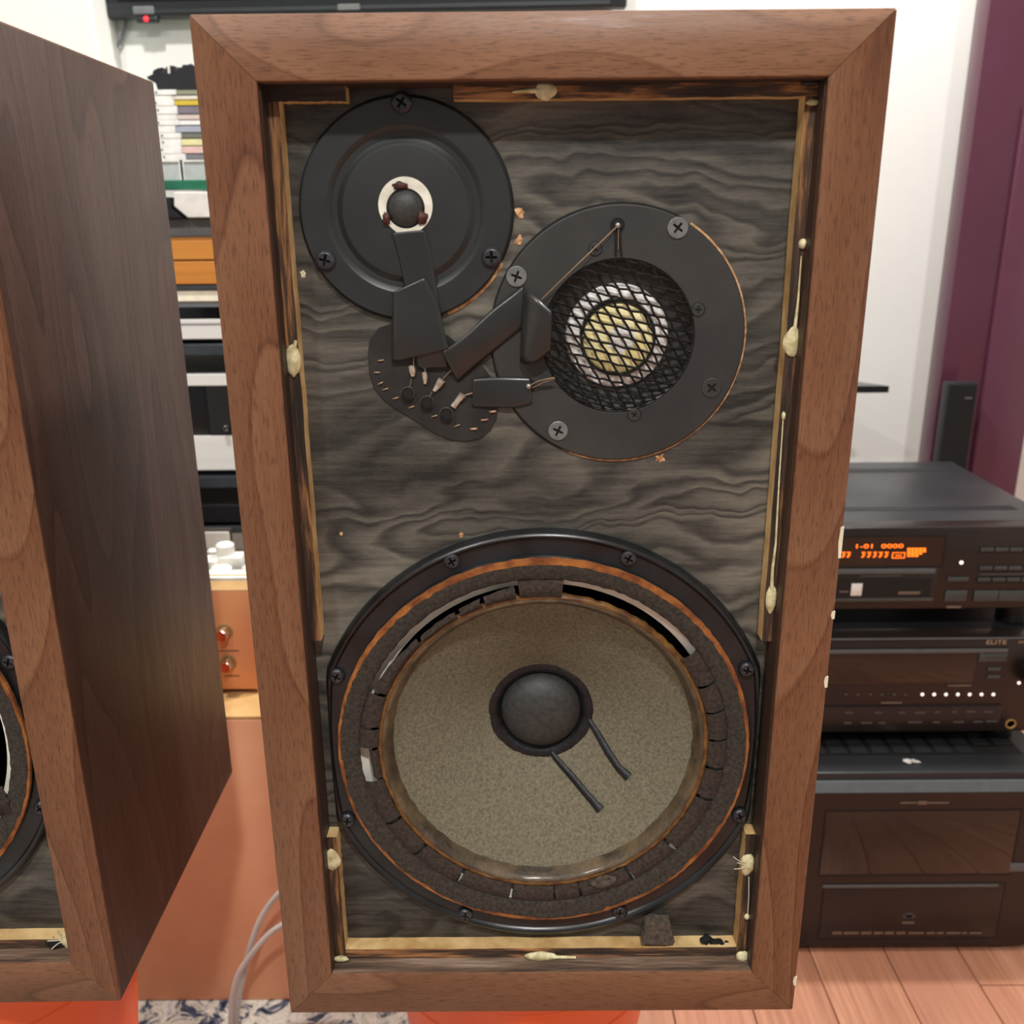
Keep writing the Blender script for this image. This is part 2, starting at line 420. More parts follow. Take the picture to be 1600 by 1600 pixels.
def strip(sp, name, x0, x1, z0, z1, axis, y0=.0146, seed=0, rag=.0006):
    """retaining strip: torn painted face, raw inner edges; long edges ragged"""
    rnd = random.Random(seed); n = 26; rows = []
    b = MB(); poly = []
    if axis == 2:
        for i in range(n + 1): poly.append((x0 + rnd.uniform(-rag, rag) * .4, z0 + (z1 - z0) * i / n))
        for i in range(n + 1): poly.append((x1 + rnd.uniform(-rag, rag) * .4, z1 + (z0 - z1) * i / n))
    else:
        for i in range(n + 1): poly.append((x0 + (x1 - x0) * i / n, z0 + rnd.uniform(-rag, rag) * .4))
        for i in range(n + 1): poly.append((x1 + (x0 - x1) * i / n, z1 + rnd.uniform(-rag, rag) * .4))
    b.prism(poly, y0, YB - .0002, 0, 1)
    return b.build(name, ['torn_z' if axis == 2 else 'torn_x', 'raw'], sp)

def foam_piece(b, a0, a1, r0, r1, y0, h, gap=None, seed=0, mi=0):
    """a piece of foam roll between angles a0..a1 (degrees)"""
    n = max(4, int(abs(a1 - a0) / 2.2)); rows = []
    for i in range(n + 1):
        a = math.radians(a0 + (a1 - a0) * i / n); row = []
        g = gap(math.degrees(a)) if gap else 0
        for j in range(6):
            t = j / 5; ro = r1 - g - (abs(jag(a, 60, .0022, seed)) if g > .0008 else 0)
            r = r0 + (ro - r0) * t
            end = 0
            if i in (0, n): end = mnoise.noise(Vector((r * 420, seed, i))) * .016
            row.append((WX + r*math.cos(a + end), y0 - h * math.sin(PI * min(1, t * 1.02)) + .0004 * mnoise.noise(Vector((r * 300, a * 30, seed))), WZ + r*math.sin(a + end)))
        rows.append(row)
    back = [[(p[0], p[1] + .0011, p[2]) for p in r] for r in rows]
    b.grid(rows, mi); b.grid([list(reversed(r)) for r in back], mi)
    b.grid([rows[0], back[0]], mi); b.grid([rows[-1], back[-1]], mi)
    b.grid([[r[0] for r in rows], [r[0] for r in back]], mi); b.grid([[r[-1] for r in rows], [r[-1] for r in back]], mi)
    return b

def woofer(sp, main):
    N = 144; FX = .1415
    lip = [(0, .0262), (.0006, .0215), (.0016, .0194), (.0032, .0186), (.0048, .0193), (.0060, .0212), (.0085, .0214)]
    rows = []
    for i in range(N):
        a = 2 * PI * i / N; ro = min(.1522, FX / max(1e-6, abs(math.cos(a)))); row = []
        k = (ro - .1362) / .016
        for d, y in lip: row.append((WX + (ro - d*k)*math.cos(a), y + jag(a, 9, .00025, 3), WZ + (ro - d*k)*math.sin(a)))
        for r, y in ((.1358, .0208), (.1352, .0178), (.1305, .0178), (.1255, .0185), (.1250, .030)):
            row.append((WX + r*math.cos(a), y, WZ + r*math.sin(a)))
        rows.append(row)
    w = MB().grid(rows, close=True).build('woofer', 'flange', sp, smooth=38)
    # orange cork gasket with a chewed outline
    def jc(a, q, r, y):
        wide = .0010 * max(0, math.sin(a))
        if q in (0, 1): return r + jag(a, 26, .0006, 1), y
        return r - wide + jag(a, 40, .0011, 2), y
    MB().lathe(WX, WZ, [(.1356, .0178), (.1352, .0158), (.1322, .0156), (.1320, .0178)], 220, jit=jc).build('gasket', 'cork', w, smooth=50)
    MB().lathe(WX, WZ, [(.1332, .0176), (.1328, .0154), (.1270, .0156), (.1222, .0166), (.1212, .0176), (.1212, .0190), (.1250, .0192)], 220,
               jit=lambda a, q, r, y: (r + (jag(a, 50, .0010, 5) if q > 3 else (.0007 - .0022 * max(0, math.sin(a + .1)) - (.0012 if math.sin(a) < 0 and jag(a, 3, 1, 8) > .12 else 0) + jag(a, 34, .0011, 6) if q < 2 else 0)), y + jag(a, 70, .0003, q))).build('foam_rim', 'foam_rim', w, smooth=50)
    # pale basket ring behind the foam, arms going back, magnet cup
    MB().lathe(WX, WZ, [(.1262, .0195), (.1255, .0240), (.1225, .0252), (.1152, .0256), (.1146, .0280), (.1146, .0330), (.1240, .0345)], 96).build('basket_ring', 'basket', w, smooth=40)
    for adeg in (44, 96, 164, 206, 262, 318):
        a = math.radians(adeg)
        pts = [(WX + r*math.cos(a), y, WZ + r*math.sin(a)) for r, y in ((.121, .032), (.112, .05), (.09, .085), (.06, .11))]
        MB().tube(pts, .0062, 6, flat=.5).build('basket_arm', 'basket_arm', w, smooth=50)
    MB().lathe(WX, WZ, [(.062, .10), (.064, .16), (0.001, .16)], 40).build('magnet_cup', 'black', w, smooth=40)
    if main:
        a = math.radians(40)
        MB().grid([[(WX + r*math.cos(q), .046 + .02*(.125 - r)/.03, WZ + r*math.sin(q)) for r in (.127, .116, .100)] for q in [math.radians(x) for x in range(28, 56, 4)]]).build('ribbed_cloth', 'ribbed', w)
    # cone, its glued edge, dust cap
    MB().lathe(WX, WZ, [(.1015, .0272)] + [(r, ycone(r)) for r in (.100, .092, .084, .076, .068, .06, .052, .044, .036, .028)], 120).build('cone', 'cone', w, smooth=60)
    MB().lathe(WX, WZ, [(.1104, .0225), (.1098, .0196), (.1080, .0188), (.1066, .0196)], 200,
               jit=lambda a, q, r, y: (r + jag(a, 34, .0009, 7 + q * .2), y + jag(a, 60, .0004, q))).build('glue_line', 'glue_brown', w, smooth=60)
    MB().lathe(WX, WZ, [(.1072, .0200), (.1062, .0192), (.1046, .0196), (.1034, .0222), (.1022, .0236), (.1014, .0262), (.1002, .0284)], 200,
               jit=lambda a, q, r, y: (r + jag(a, 14, .0005, q), y + jag(a, 46, .0003, q + 9))).build('cone_edge', 'amber', w, smooth=60)
    def jg(a, q, r, y):
        if q == 0: return r + .0008 + jag(a, 3, .0034, 1) + jag(a, 24, .0018, 4), y
        return r, y + jag(a, 16, .0007, q)
    MB().lathe(WX, WZ, [(.0372, ycone(.0372) + .0001), (.0362, ycone(.036) - .0012), (.0335, ycone(.0335) - .0030), (.0305, ycone(.0305) - .0032), (.0280, ycone(.030) - .0010)], 120, jit=jg).build('cap_glue', 'black_glue', w, smooth=70)
    base = ycone(.030) - .001
    dc = [(.0284 * math.cos(t), base - .0165 * math.sin(t)) for t in [PI/2 * i / 12 for i in range(13)]]; dc[-1] = (.00005, dc[-1][1])
    MB().lathe(WX, WZ, dc, 64).build('dust_cap', 'dome', w, smooth=60)
    def on_cone(px, py):
        y = .06
        for _ in range(12):
            p = L(px, py, y); y = ycone(math.hypot(p.x - WX, p.z - WZ))
        return Vector((p.x, y - .0009, p.z))
    for pts in ([(858, 1170), (872, 1188), (890, 1208), (910, 1232), (928, 1253), (938, 1264)], [(919, 1122), (934, 1146), (950, 1174), (966, 1198), (982, 1213)]):
        p3 = [on_cone(*q) for q in pts]
        MB().tube(p3, [.0020, .0024, .0027, .0027, .0029, .0036][:len(p3) - 1] + [.0036], 8, flat=.6).build('lead_track', 'black_glue', w, smooth=60)
    for q in ((706,877),(982,873),(526,1057),(1167,1047),(543,1282),(1156,1275),(727,1430),(968,1425)):
        p = L(q[0], q[1], .0195); screw(SC_WOOF, p.x, .0208, p.z, random.uniform(0, PI), w)
    # what is left of the foam roll, piece by piece
    def deg(px, py): p = L(px, py, .018); return math.degrees(math.atan2(p.z - WZ, p.x - WX)) % 360
    R0, R1, Y0, HH = .1093, .1216, .0182, .0024
    if main:
        k = {n: deg(*q) for n, q in dict(c1=(1105,1070), c2=(1120,1112), c3=(1128,1155), c4=(1120,1200), c5=(1100,1246), c6=(1052,1322), c7=(984,1364),
             c8=(906,1392), c9=(866,1392), c10=(800,1392), c11=(719,1368), c12=(653,1330), c13=(613,1283), c14=(576,1218), c15=(580,1170), c16=(578,1137),
             c17=(590,1083), c18=(644,990), c19=(706,945), c20=(748,925), c21=(806,912), c22=(884,905), c23=(1084,1015)).items()}
        def gap(a):
            lo, hi = k['c21'], k['c17']
            if not lo < a < hi: return 0
            t = (a - lo) / (hi - lo); return .0005 + .0072 * math.sin(PI * min(1, t * .9 + .1)) ** .8
        def piece(a, b, s, w0=.35, g=None):
            lo, hi = sorted((a, b)); w0 *= 1.35; foam_piece(MB(), lo + w0, hi - w0, R0, R1, Y0, HH, g, s).build('foam_segment', 'foam', w, smooth=50)
        K = k
        cw = [('c1', 'c23', .45), ('c2', 'c1', .45), ('c3', 'c2', .3), ('c4', 'c3', .5), ('c5', 'c4', .5), ('c6', 'c5', .55), ('c7', 'c6', .5), ('c8', 'c7', .5), ('c9', 'c8', .25),
              ('c10', 'c9', .3), ('c11', 'c10', .45), ('c12', 'c11', .55), ('c13', 'c12', .5)]
        for i, (a, b, w0) in enumerate(cw):
            lo, hi = K[a], K[b]
            if lo > hi: lo -= 360
            piece(lo, hi, 11 + i, w0)
        for i, (a, b) in enumerate([('c14', 'c13'), ('c16', 'c15'), ('c17', 'c16')]): piece(K[b], K[a], 31 + i, .5)
        foam_piece(MB(), K['c15'] + .4, K['c14'] - .4, R0, R1, Y0, HH, lambda a: .0062, 36).build('foam_segment', 'foam', w, smooth=50)
        for i, (a, b) in enumerate([('c18', 'c17'), ('c19', 'c18'), ('c20', 'c19'), ('c21', 'c20'), ('c22', 'c21')]):
            piece(K[a], K[b], 41 + i, .5, gap)
        p = L(942, 1377, .0155)
        fl = MB().prism([(p.x-.009, p.z-.002), (p.x-.004, p.z-.0055), (p.x+.003, p.z-.004), (p.x+.008, p.z-.001), (p.x+.009, p.z+.003), (p.x+.002, p.z+.005), (p.x-.004, p.z+.003)], .0148, .0159).build('foam_flake', 'foam_bit', w)
        fl['label'] = 'paler flake lying on the foam'
    else:
        for i, (a, b) in enumerate(((300, 322), (40, 62), (66, 118), (120, 178), (182, 240), (243, 298))):
            foam_piece(MB(), a, b, R0, R1, Y0, HH, None, 60 + i).build('foam_segment', 'foam', w, smooth=50)
        MB().ball((WX + .118*math.cos(-.42), .017, WZ + .118*math.sin(-.42)), (.008, .004, .010), lump=.6, seed=5).build('foam_clump', 'foam', w, smooth=60)
    return w

def tweeter(sp):
    yf = .0222
    prof = [(TR + .0008, YB), (TR + .0004, YB - .0022), (TR - .0006, yf), (.0445, yf), (.0432, yf + .0007), (.0415, yf + .0021), (.0385, yf + .0023), (.0368, yf + .0012), (.0352, yf - .0001), (.0335, yf - .0004), (.0101, yf - .0004), (.0101, yf + .001), (.0001, yf + .001)]
    t = MB().lathe(TX, TZ, prof, 96).build('tweeter', 'plate', sp, smooth=28)
    # white ring with a flat cut at the bottom
    cz = .5431; cx = -.0752; pts = []; inn = []
    n = 64
    for i in range(n):
        a = 2 * PI * i / n; x, z = .0150*math.cos(a), .0152*math.sin(a)
        z = max(z, -.0150 + (x + .004) * .16)
        if x < -.004: z = max(z, -.0155 - (x + .004) * .9)
        pts.append((cx + x, z + cz)); inn.append((TX + .0107*math.cos(a), .5417 + .0107*math.sin(a)))
    rows = [[(o[0], yf - .0004, o[1]), (o[0], yf - .0011, o[1]), (q[0], yf - .0011, q[1]), (q[0], yf + .0006, q[1])] for o, q in zip(pts, inn)]
    MB().grid(rows, close=True).build('white_ring', 'white_ring', t, smooth=35)
    dp = [(.0098*math.cos(s), yf + .0004 - .0058*math.sin(s)) for s in [PI/2*i/10 for i in range(11)]]; dp[-1] = (.00004, dp[-1][1])
    MB().lathe(TX, .5417, dp, 48).build('dome', 'dome', t, smooth=60)
    for px, py, rx, rz in ((625, 290, .0042, .0020), (604, 341, .0022, .0036), (659, 340, .0032, .0036)):
        p = L(px, py, .0205); MB().ball((p.x, yf - .0015, p.z), (rx, .0016, rz), lump=.45, seed=px).build('adhesive_dab', 'red_glue', t, smooth=60)
    for px, py, a in ((627, 160, .6), (508, 407, .25), (768, 402, 0)):
        p = L(px, py, .021); screw(SC_PAN, p.x, yf + .0002, p.z, a, t)
    return t

def midrange(sp):
    yf = .0236
    prof = [(MR, YB), (MR - .0002, yf + .0006), (MR - .0010, yf), (.0446, yf), (.0438, yf + .0008), (.0436, yf + .004), (.0400, .0295), (.0300, .0318), (.0298, .0340)]
    m = MB().lathe(MX, MZ, prof, 96).build('midrange_driver', 'plate2', sp, smooth=28)
    MB().lathe(MX, MZ, [(.0305, .0330), (.0292, .0290), (.0225, .0277), (.0212, .0295)], 80, jit=lambda a, q, r, y: (r + jag(a, 8, .0006, q), y + jag(a, 30, .0006, q))).build('felt_ring', 'felt', m, smooth=60)
    MB().lathe(MX + .0004, MZ - .001, [(.0222, .0293), (.0219, .0267), (.0207, .0267), (.0204, .0293)], 64).build('black_ring', 'black', m, smooth=40)
    dp = [(.0209*math.cos(s), .0290 - .0040*math.sin(s)) for s in [PI/2*i/8 for i in range(9)]]; dp[-1] = (.00004, dp[-1][1])
    MB().lathe(MX + .0004, MZ - .001, dp, 56).build('dome', 'yellow', m, smooth=60)
    MB().lathe(MX + .0018, MZ - .0012, [(.0092, .0258), (.0070, .02505), (.004, .0248), (.0001, .0247)], 30, jit=lambda a, q, r, y: (r + (jag(a, 3, .003, 2) if q < 2 else 0), y)).build('felt_patch', 'felt', m, smooth=60)
    # expanded metal: two crossing sets of strands on a shallow dome
    b = MB(); Rg = .0436
    def yg(x, z): q = (x*x + z*z) / (Rg*Rg); return yf + .0006 - .0085 * (1 - q) ** .8 if q < 1 else yf + .0006
    for ang, gapd in ((-13, .0052), (-60, .0057)):
        a = math.radians(ang); d = Vector((math.cos(a), math.sin(a))); nrm = Vector((-d.y, d.x))
        k = int(Rg / gapd) + 1
        for i in range(-k, k + 1):
            o = i * gapd + .0012
            if abs(o) >= Rg - .0006: continue
            h = math.sqrt(Rg*Rg - o*o); st = 15; path = []
            for j in range(st + 1):
                s = -h + 2 * h * j / st; wv = .0004 * math.sin(s * 700 + i * PI)
                x, z = d.x*s + nrm.x*(o + wv), d.y*s + nrm.y*(o + wv)
                path.append((MX + x, yg(x, z), MZ + z))
            b.tube(path, .00066, 4, flat=1.2)
    b.lathe(MX, MZ, [(.0437, yf + .0008), (.0434, yf - .0004), (.0424, yf + .0004)], 72)
    b.build('mesh_grille', 'grille', m, smooth=40, weld=False)
    for px, py, a in ((1059, 356, .65), (807, 432, .35), (872, 673, .45), (1112, 606, .7)):
        p = L(px, py, .0235); o = screw(SC_DARK if px == 1112 else SC_GREY, p.x, yf + .0002, p.z, a, m)
    for px, py, a in ((930, 389, .5), (1091, 484, .1), (991, 648, .6)):
        p = L(px, py, .0235); screw(SC_SMALL, p.x, yf + .0001, p.z, a, m)
        MB().lathe(p.x, p.z, [(.0042, yf + .0002), (.0041, yf - .0002), (.0037, yf - .0002), (.0036, yf + .0002)], 24).build('screw_recess', 'void', m)
    # terminals and their leads
    for px, py in ((965, 352), (826, 603)):
        p = L(px, py, .0235)
        MB().lathe(p.x, p.z, [(.0042, yf + .0001), (.0041, yf - .0002), (.0001, yf - .0002)], 24).build('terminal_hole', 'void', m)
        MB().ball((p.x, yf - .0012, p.z), (.0018, .0018, .0018), 12, 8).build('solder_bead', 'steel', m, smooth=60)
    pa, pb = L(964, 354, .0215), L(846, 468, .0205)
    mid_ = (pa + pb) / 2 + Vector((.0004, -.0022, .0008))
    MB().tube([pa, (pa + mid_)/2 + Vector((0, -.0005, 0)), mid_, (pb + mid_)/2, pb], .00035, 6).build('lead_wire', 'wire', m, smooth=60)
    for dx in (-3, 4): MB().tube([L(965 + dx, 358, .0232), L(965 + dx, 380, .0232), L(966 + dx*1.3, 400, .0232)], .0006, 6).build('lead_wire', 'black', m, smooth=60)
    MB().tube([L(966, 356, .0228), L(966, 390, .0228)], .0004, 6).build('lead_wire', 'wire', m, smooth=60)
    for q in ([(828, 602), (842, 595), (866, 590)], [(832, 606), (848, 598), (868, 591)]):
        MB().tube([L(a, c, .0215 - .0015 * i) for i, (a, c) in enumerate(q)], .0004, 6).build('lead_wire', 'wire', m, smooth=60)
    return m

def terminal_panel(sp):
    P_ = [(612,505),(592,512),(578,530),(575,552),(577,582),(584,606),(600,626),(622,641),(650,658),(680,677),(705,688),(730,689),(752,684),(767,671),(776,652),(779,630),(776,600),(756,574),(728,548),(700,524),(660,508)]
    poly = [(L(x, y, YB).x, L(x, y, YB).z) for x, y in P_]
    t = MB().prism(poly, YB - .0010, YB + .0001).build('terminal_panel', 'panel', sp, bevel=.0003, segs=1)
    for (px, py, ang) in ((770,643,.1),(757,656,.1),(740,670,.05),(595,563,.1),(589,582,.0),(594,599,.4),(602,608,.3),(618,622,.25),(643,636,.3),(679,650,.3),(714,665,.35)):
        p = L(px, py, YB - .001); h = .0021; b = MB()
        d = Vector((math.cos(ang), 0, math.sin(ang)))
        b.tube([p - d*h + Vector((0, .0006, 0)), p - d*h*.5 + Vector((0, -.0006, 0)), p + d*h*.5 + Vector((0, -.0006, 0)), p + d*h + Vector((0, .0006, 0))], .00045 if px < 735 else .0007, 6)
        b.build('contact_pin', 'copper' if px > 735 else 'wire', t, smooth=60)
    for px, py in ((638, 613), (668, 627), (698, 645)):
        p = L(px, py, YB - .001)
        MB().lathe(p.x, p.z, [(.0037, YB), (.0037, YB - .0042), (.0033, YB - .0046), (.0031, YB - .0040), (.0001, YB - .0040)], 28).build('terminal_post', 'black', t, smooth=35)
        MB().lathe(p.x, p.z, [(.00385, YB - .0022), (.0039, YB - .0030), (.00385, YB - .0034), (.0036, YB - .0034)], 28).build('post_ring', 'steel', t, smooth=40)
    for pts, rr in (([(643, 572), (644, 579), (645, 588)], (.0017, .0021, .0012)), ([(663, 582), (664, 589), (664, 600)], (.0014, .0017, .0008)),
                    ([(690, 594), (685, 602), (678, 611)], (.0024, .0020, .0010)), ([(723, 617), (716, 625), (708, 636)], (.0023, .0017, .0018))):
        MB().tube([L(x, y, YB - .0022 - .0008*(i == 0)) for i, (x, y) in enumerate(pts)], list(rr), 10, flat=.7).build('solder_lug', 'solder', t, smooth=60)
    for q in ([(646, 570), (647, 556)], [(692, 592), (705, 578)], [(664, 588), (664, 576)], [(725, 618), (738, 614)], [(643, 592), (640, 606)], [(675, 612), (670, 622)]):
        MB().tube([L(x, y, YB - .0026) for x, y in q], .00035, 6).build('lead_wire', 'wire', t, smooth=60)
    return t

def tape(sp, stations, bulge=.001, name='tape_strip'):
    """a length of tape lofted through stations ((left px), (right px), y left, y right)"""
    pts = []
    for st in stations:
        a, c, ya, yc = st; pts.append((L(*a, ya), L(*c, yc)))
    rows = []; n = len(pts); sub = 6
    def cr(p0, p1, p2, p3, t): return .5*((2*p1) + (p2-p0)*t + (2*p0-5*p1+4*p2-p3)*t*t + (3*p1-p0-3*p2+p3)*t**3)
    for i in range(n - 1):
        for s in range(sub + (i == n - 2)):
            t = s / sub; l, r = [cr(pts[max(i-1, 0)][k], pts[i][k], pts[i+1][k], pts[min(i+2, n-1)][k], t) for k in (0, 1)]
            rows.append([l.lerp(r, u/8) + Vector((0, -bulge * math.sin(PI*u/8), 0)) for u in range(9)])
    o = MB().grid(rows).build(name, 'tape', sp, smooth=50)
    md = o.modifiers.new('thickness', 'SOLIDIFY'); md.thickness = .00015; md.offset = 0
    return o

def glue(sp, px, py, w, h, y, tail=(), seed=0, thick=.0022, name='glue_blob'):
    p = L(px, py, y); s = (L(px + 1, py, y) - p).length
    b = MB().ball((p.x, y, p.z), (w/2*s, thick, h/2*s), 16, 8, lump=.22, seed=seed + px)
    if tail:
        tp = [L(a, c, y - .0006) for a, c in tail]; n = len(tp)
        b.tube([Vector((p.x, y - .0006, p.z))] + tp, [min(w * s * .22, .0016)] + [max(.00035, .0010 * (1 - i/n)) for i in range(n)], 6)
    o = b.build(name, 'glue', sp, smooth=60, weld=False); return o

def speaker(label, loc, main, scale=1.0):
    sp = thing('loudspeaker', label, 'speaker', loc, 'pair of walnut loudspeakers')
    bf = cabinet(sp, main)
    ys = .0146
    zt = L(430, 152, ys).z
    zl = L(497, 1001, ys).z; zr = L(1196, 1002, ys).z; zs = L(520, 1308, ys).z
    strip(sp, 'retaining_strip', -.1464, -.1392, zl, IZ1 - .0075, 2, seed=1)
    strip(sp, 'retaining_strip', .1392, .1464, zr, IZ1 - .0075, 2, seed=2)
    strip(sp, 'retaining_strip', -.1464, -.1390, IZ0, zs, 2, seed=3)
    strip(sp, 'retaining_strip', .1390, .1464, IZ0, zs, 2, seed=4)
    xa, xb = L(540, 140, ys).x, L(708, 140, ys).x
    strip(sp, 'retaining_strip', -.1464, xa, IZ1 - .0078, IZ1 - .0004, 0, seed=5)
    strip(sp, 'retaining_strip', xb, .1464, IZ1 - .0076, IZ1 - .0004, 0, seed=6)
    strip(sp, 'retaining_strip', -.1388, .1388, IZ0, IZ0 + .0078, 0, seed=7)
    woofer(sp, main); t = tweeter(sp); m = midrange(sp)
    if not main: return sp
    # bare wood where the baffle was routed round the drivers
    def arc(cx, cz, r0, r1, d0, d1):
        n = 40; return MB().grid([[(cx + r0*math.cos(a), YB - .0007, cz + r0*math.sin(a)), (cx + (r1 + jag(a, 30, .0003, 1))*math.cos(a), YB - .0005, cz + (r1 + jag(a, 30, .0003, 1))*math.sin(a)), (cx + (r1 + .0002)*math.cos(a), YB + .0002, cz + (r1 + .0002)*math.sin(a))] for a in [math.radians(d0 + (d1 - d0)*i/n) for i in range(n + 1)]])
    arc(MX, MZ, MR - .0002, MR + .0010, -112, 58).build('routed_edge', 'splinter', bf)
    arc(TX, TZ, TR + .0004, TR + .0021, -69, -28).build('routed_edge', 'splinter', bf)
    arc(MX, MZ, MR - .0002, MR + .0009, 62, 244).build('routed_gap', 'void', bf)
    arc(TX, TZ, TR + .0004, TR + .0014, -26, 288).build('routed_gap', 'void', bf)
    for px, py, r in ((812, 332, .0022), (811, 376, .0022), (1031, 716, .0022), (474, 428, .0013), (533, 834, .001), (720, 836, .0014)):
        p = L(px, py, YB); MB().ball((p.x, YB, p.z), (r*1.1, .0008, r), 9, 6, lump=1.3, seed=px).build('wood_splinter', 'splinter' if px != 474 else 'gluew', bf)
    terminal_panel(sp)
    y = .0214
    tape(sp, [((611, 364), (664, 359), .0208, .0208), ((622, 400), (673, 396), y, y), ((632, 446), (680, 438), y, y), ((644, 500), (690, 500), y, y), ((648, 520), (694, 520), y, y)], .0001)
    tape(sp, [((613, 457), (665, 432), .0208, .0208), ((613, 490), (684, 472), .0204, .0204), ((612, 525), (694, 515), .0204, .0196), ((612, 566), (701, 545), .0226, .0194)], .0006)
    tape(sp, [((640, 520), (690, 512), .0222, .0216), ((646, 545), (697, 540), .0216, .0204), ((653, 576), (702, 574), .0234, .0230)], .0006)
    tape(sp, [((690, 549), (716, 597), .0198, .0242), ((722, 528), (745, 571), .0192, .0234), ((766, 486), (792, 532), .0212, .0228), ((800, 459), (820, 508), .0222, .0224), ((816, 446), (824, 500), .0224, .0226)], .0012)
    tape(sp, [((818, 447), (813, 566), .0205, .0205), ((828, 456), (822, 569), .0160, .0170), ((842, 468), (838, 566), .0118, .0150), ((862, 487), (860, 550), .0092, .0140)], .0010)
    tape(sp, [((738, 592), (738, 636), .0244, .0246), ((770, 590), (772, 637), .0230, .0236), ((800, 590), (804, 637), .0226, .0228), ((829, 591), (831, 631), .0230, .0230)], .0003)
    # dried glue on the strips
    g = .0142
    glue(sp, 458, 563, 24, 50, g, [(462, 532)]); glue(sp, 1238, 534, 30, 46, g, [(1243, 505), (1247, 470), (1252, 400)])
    glue(sp, 1254, 381, 12, 16, g); glue(sp, 1205, 935, 17, 48, g, [(1207, 890), (1212, 850), (1218, 740), (1224, 650)]); glue(sp, 1224, 650, 6, 14, g)
    glue(sp, 853, 142, 34, 27, g, [(820, 142), (800, 144)]); glue(sp, 846, 1494, 54, 16, .0130, [(900, 1496)], thick=.0026)
    glue(sp, 518, 1344, 27, 40, g); glue(sp, 1168, 1350, 22, 40, g); glue(sp, 1167, 1432, 9, 10, g)
    for q in ([(1166, 1348), (1156, 1346), (1146, 1339)], [(1166, 1352), (1152, 1348)], [(1166, 1354), (1158, 1357), (1147, 1358)]):
        MB().tube([L(a, c, .0125 - .0012*i) for i, (a, c) in enumerate(q)], .00035, 6).build('glue_thread', 'gluew', sp, smooth=60)
    MB().tube([L(1168, 1432, .0138), L(1170, 1400, .0138), L(1170, 1370, .0138)], .00035, 6).build('glue_thread', 'gluew', sp, smooth=60)
    glue(sp, 532, 1498, 26, 9, .0110); glue(sp, 1160, 1494, 22, 20, .0118); glue(sp, 1269, 130, 36, 10, .0135, name='putty_smear').data.materials[0] = MAT['plate2']; glue(sp, 1270, 160, 20, 9, .0140)
    # chipped veneer on the right front corner
    for py0, py1 in ((823, 872), (955, 967), (1057, 1074), (1526, 1539)):
        za, zb = L(1310, py0, 0).z, L(1310, py1, 0).z
        MB().prism([(.1763, za), (.1782, za), (.1782, zb), (.1766, zb), (.1758, (za + zb)/2)], -.0003, .0012).build('veneer_chip', 'gluew', sp)
    return sp

speaker('open walnut loudspeaker facing us, all three drivers bare, on an orange stool', (0, 0, ZS), True)
lsp = speaker('walnut loudspeaker cut off by the left edge, on the left orange stool', (-.4798, .0075, ZS + .0019), False)
lsp.rotation_euler[2] = math.radians(.7); lsp.scale = (1, 1, 1.012)
# ------------------------------------------------------------------ the room
def wall_mat(name, col):
    t = NT(name); n = t.noise(t.coord((3, 3, 3)), 1, 4); t.set(col=t.ramp(n, [(.3, col), (.7, tuple(min(1, x + .02) for x in [int(col[i:i+2], 16)/255 for i in (1, 3, 5)]))]))
    t.bump(t.noise(t.coord((160, 160, 160)), 1, 3), .08, .001); return t.set(rough=.8, spec=.25)
MAT['wall'] = wall_mat('white_wall_paint', '#e4e4df')
MAT['ceil'] = wall_mat('white_ceiling_paint', '#dedbd4')
def plank_mat():
    t = NT('pinkish_laminate'); r = t.n('ShaderNodeObjectInfo').outputs['Random']
    off = t.n('ShaderNodeCombineXYZ'); t.link(t.math('MULTIPLY', r, 9), off.inputs[0]); t.link(t.math('MULTIPLY', r, 5), off.inputs[1])
    add = t.n('ShaderNodeVectorMath', operation='ADD'); t.link(t.coord((1, 1, 1)), add.inputs[0]); t.link(off.outputs[0], add.inputs[1])
    def sc_(a):
        m = t.n('ShaderNodeMapping'); t.link(add.outputs[0], m.inputs[0]); m.inputs['Scale'].default_value = a; return m.outputs[0]
    g = t.noise(sc_((150, 6, 1)), 1, 4, .6, .3); fig = t.noise(sc_((22, 2.2, 1)), 1, 3)
    f = t.math('ADD', t.math('MULTIPLY', g, .6), t.math('MULTIPLY', fig, .4))
    col = t.ramp(f, [(.32, '#93604a'), (.5, '#b07a5e'), (.68, '#c59274')])
    col = t.mix(t.math('MULTIPLY', r, .35), col, '#a76f5d')
    t.bump(g, .12, .0005); return t.set(col=col, rough=.42)
MAT['plank'] = plank_mat()
MAT['seam'] = plain('floor_underlay', '#4a2d22', .8)
def rug_mat():
    t = NT('blue_cream_rug'); v = t.coord((1, 1, 1)); n = t.noise(v, 34, 5, .65, .9); n2 = t.noise(v, 420, 3)
    col = t.ramp(n, [(.34, '#23283a'), (.44, '#5b6275'), (.49, '#cfcabd'), (.60, '#efe8da'), (.72, '#9a9fae')])
    col = t.mix(.5, col, t.ramp(n2, [(.3, .55), (.7, 1.0)]), 'MULTIPLY'); t.bump(n2, .9, .004); return t.set(col=col, rough=.95, spec=.1)
MAT['rug'] = rug_mat()
MAT['purple'] = plain('purple_gloss_lacquer', '#57303f', .20, col2='#5e3446', scale=4, spec=.5)
MAT['purple_edge'] = plain('purple_edge', '#4e2838', .3)

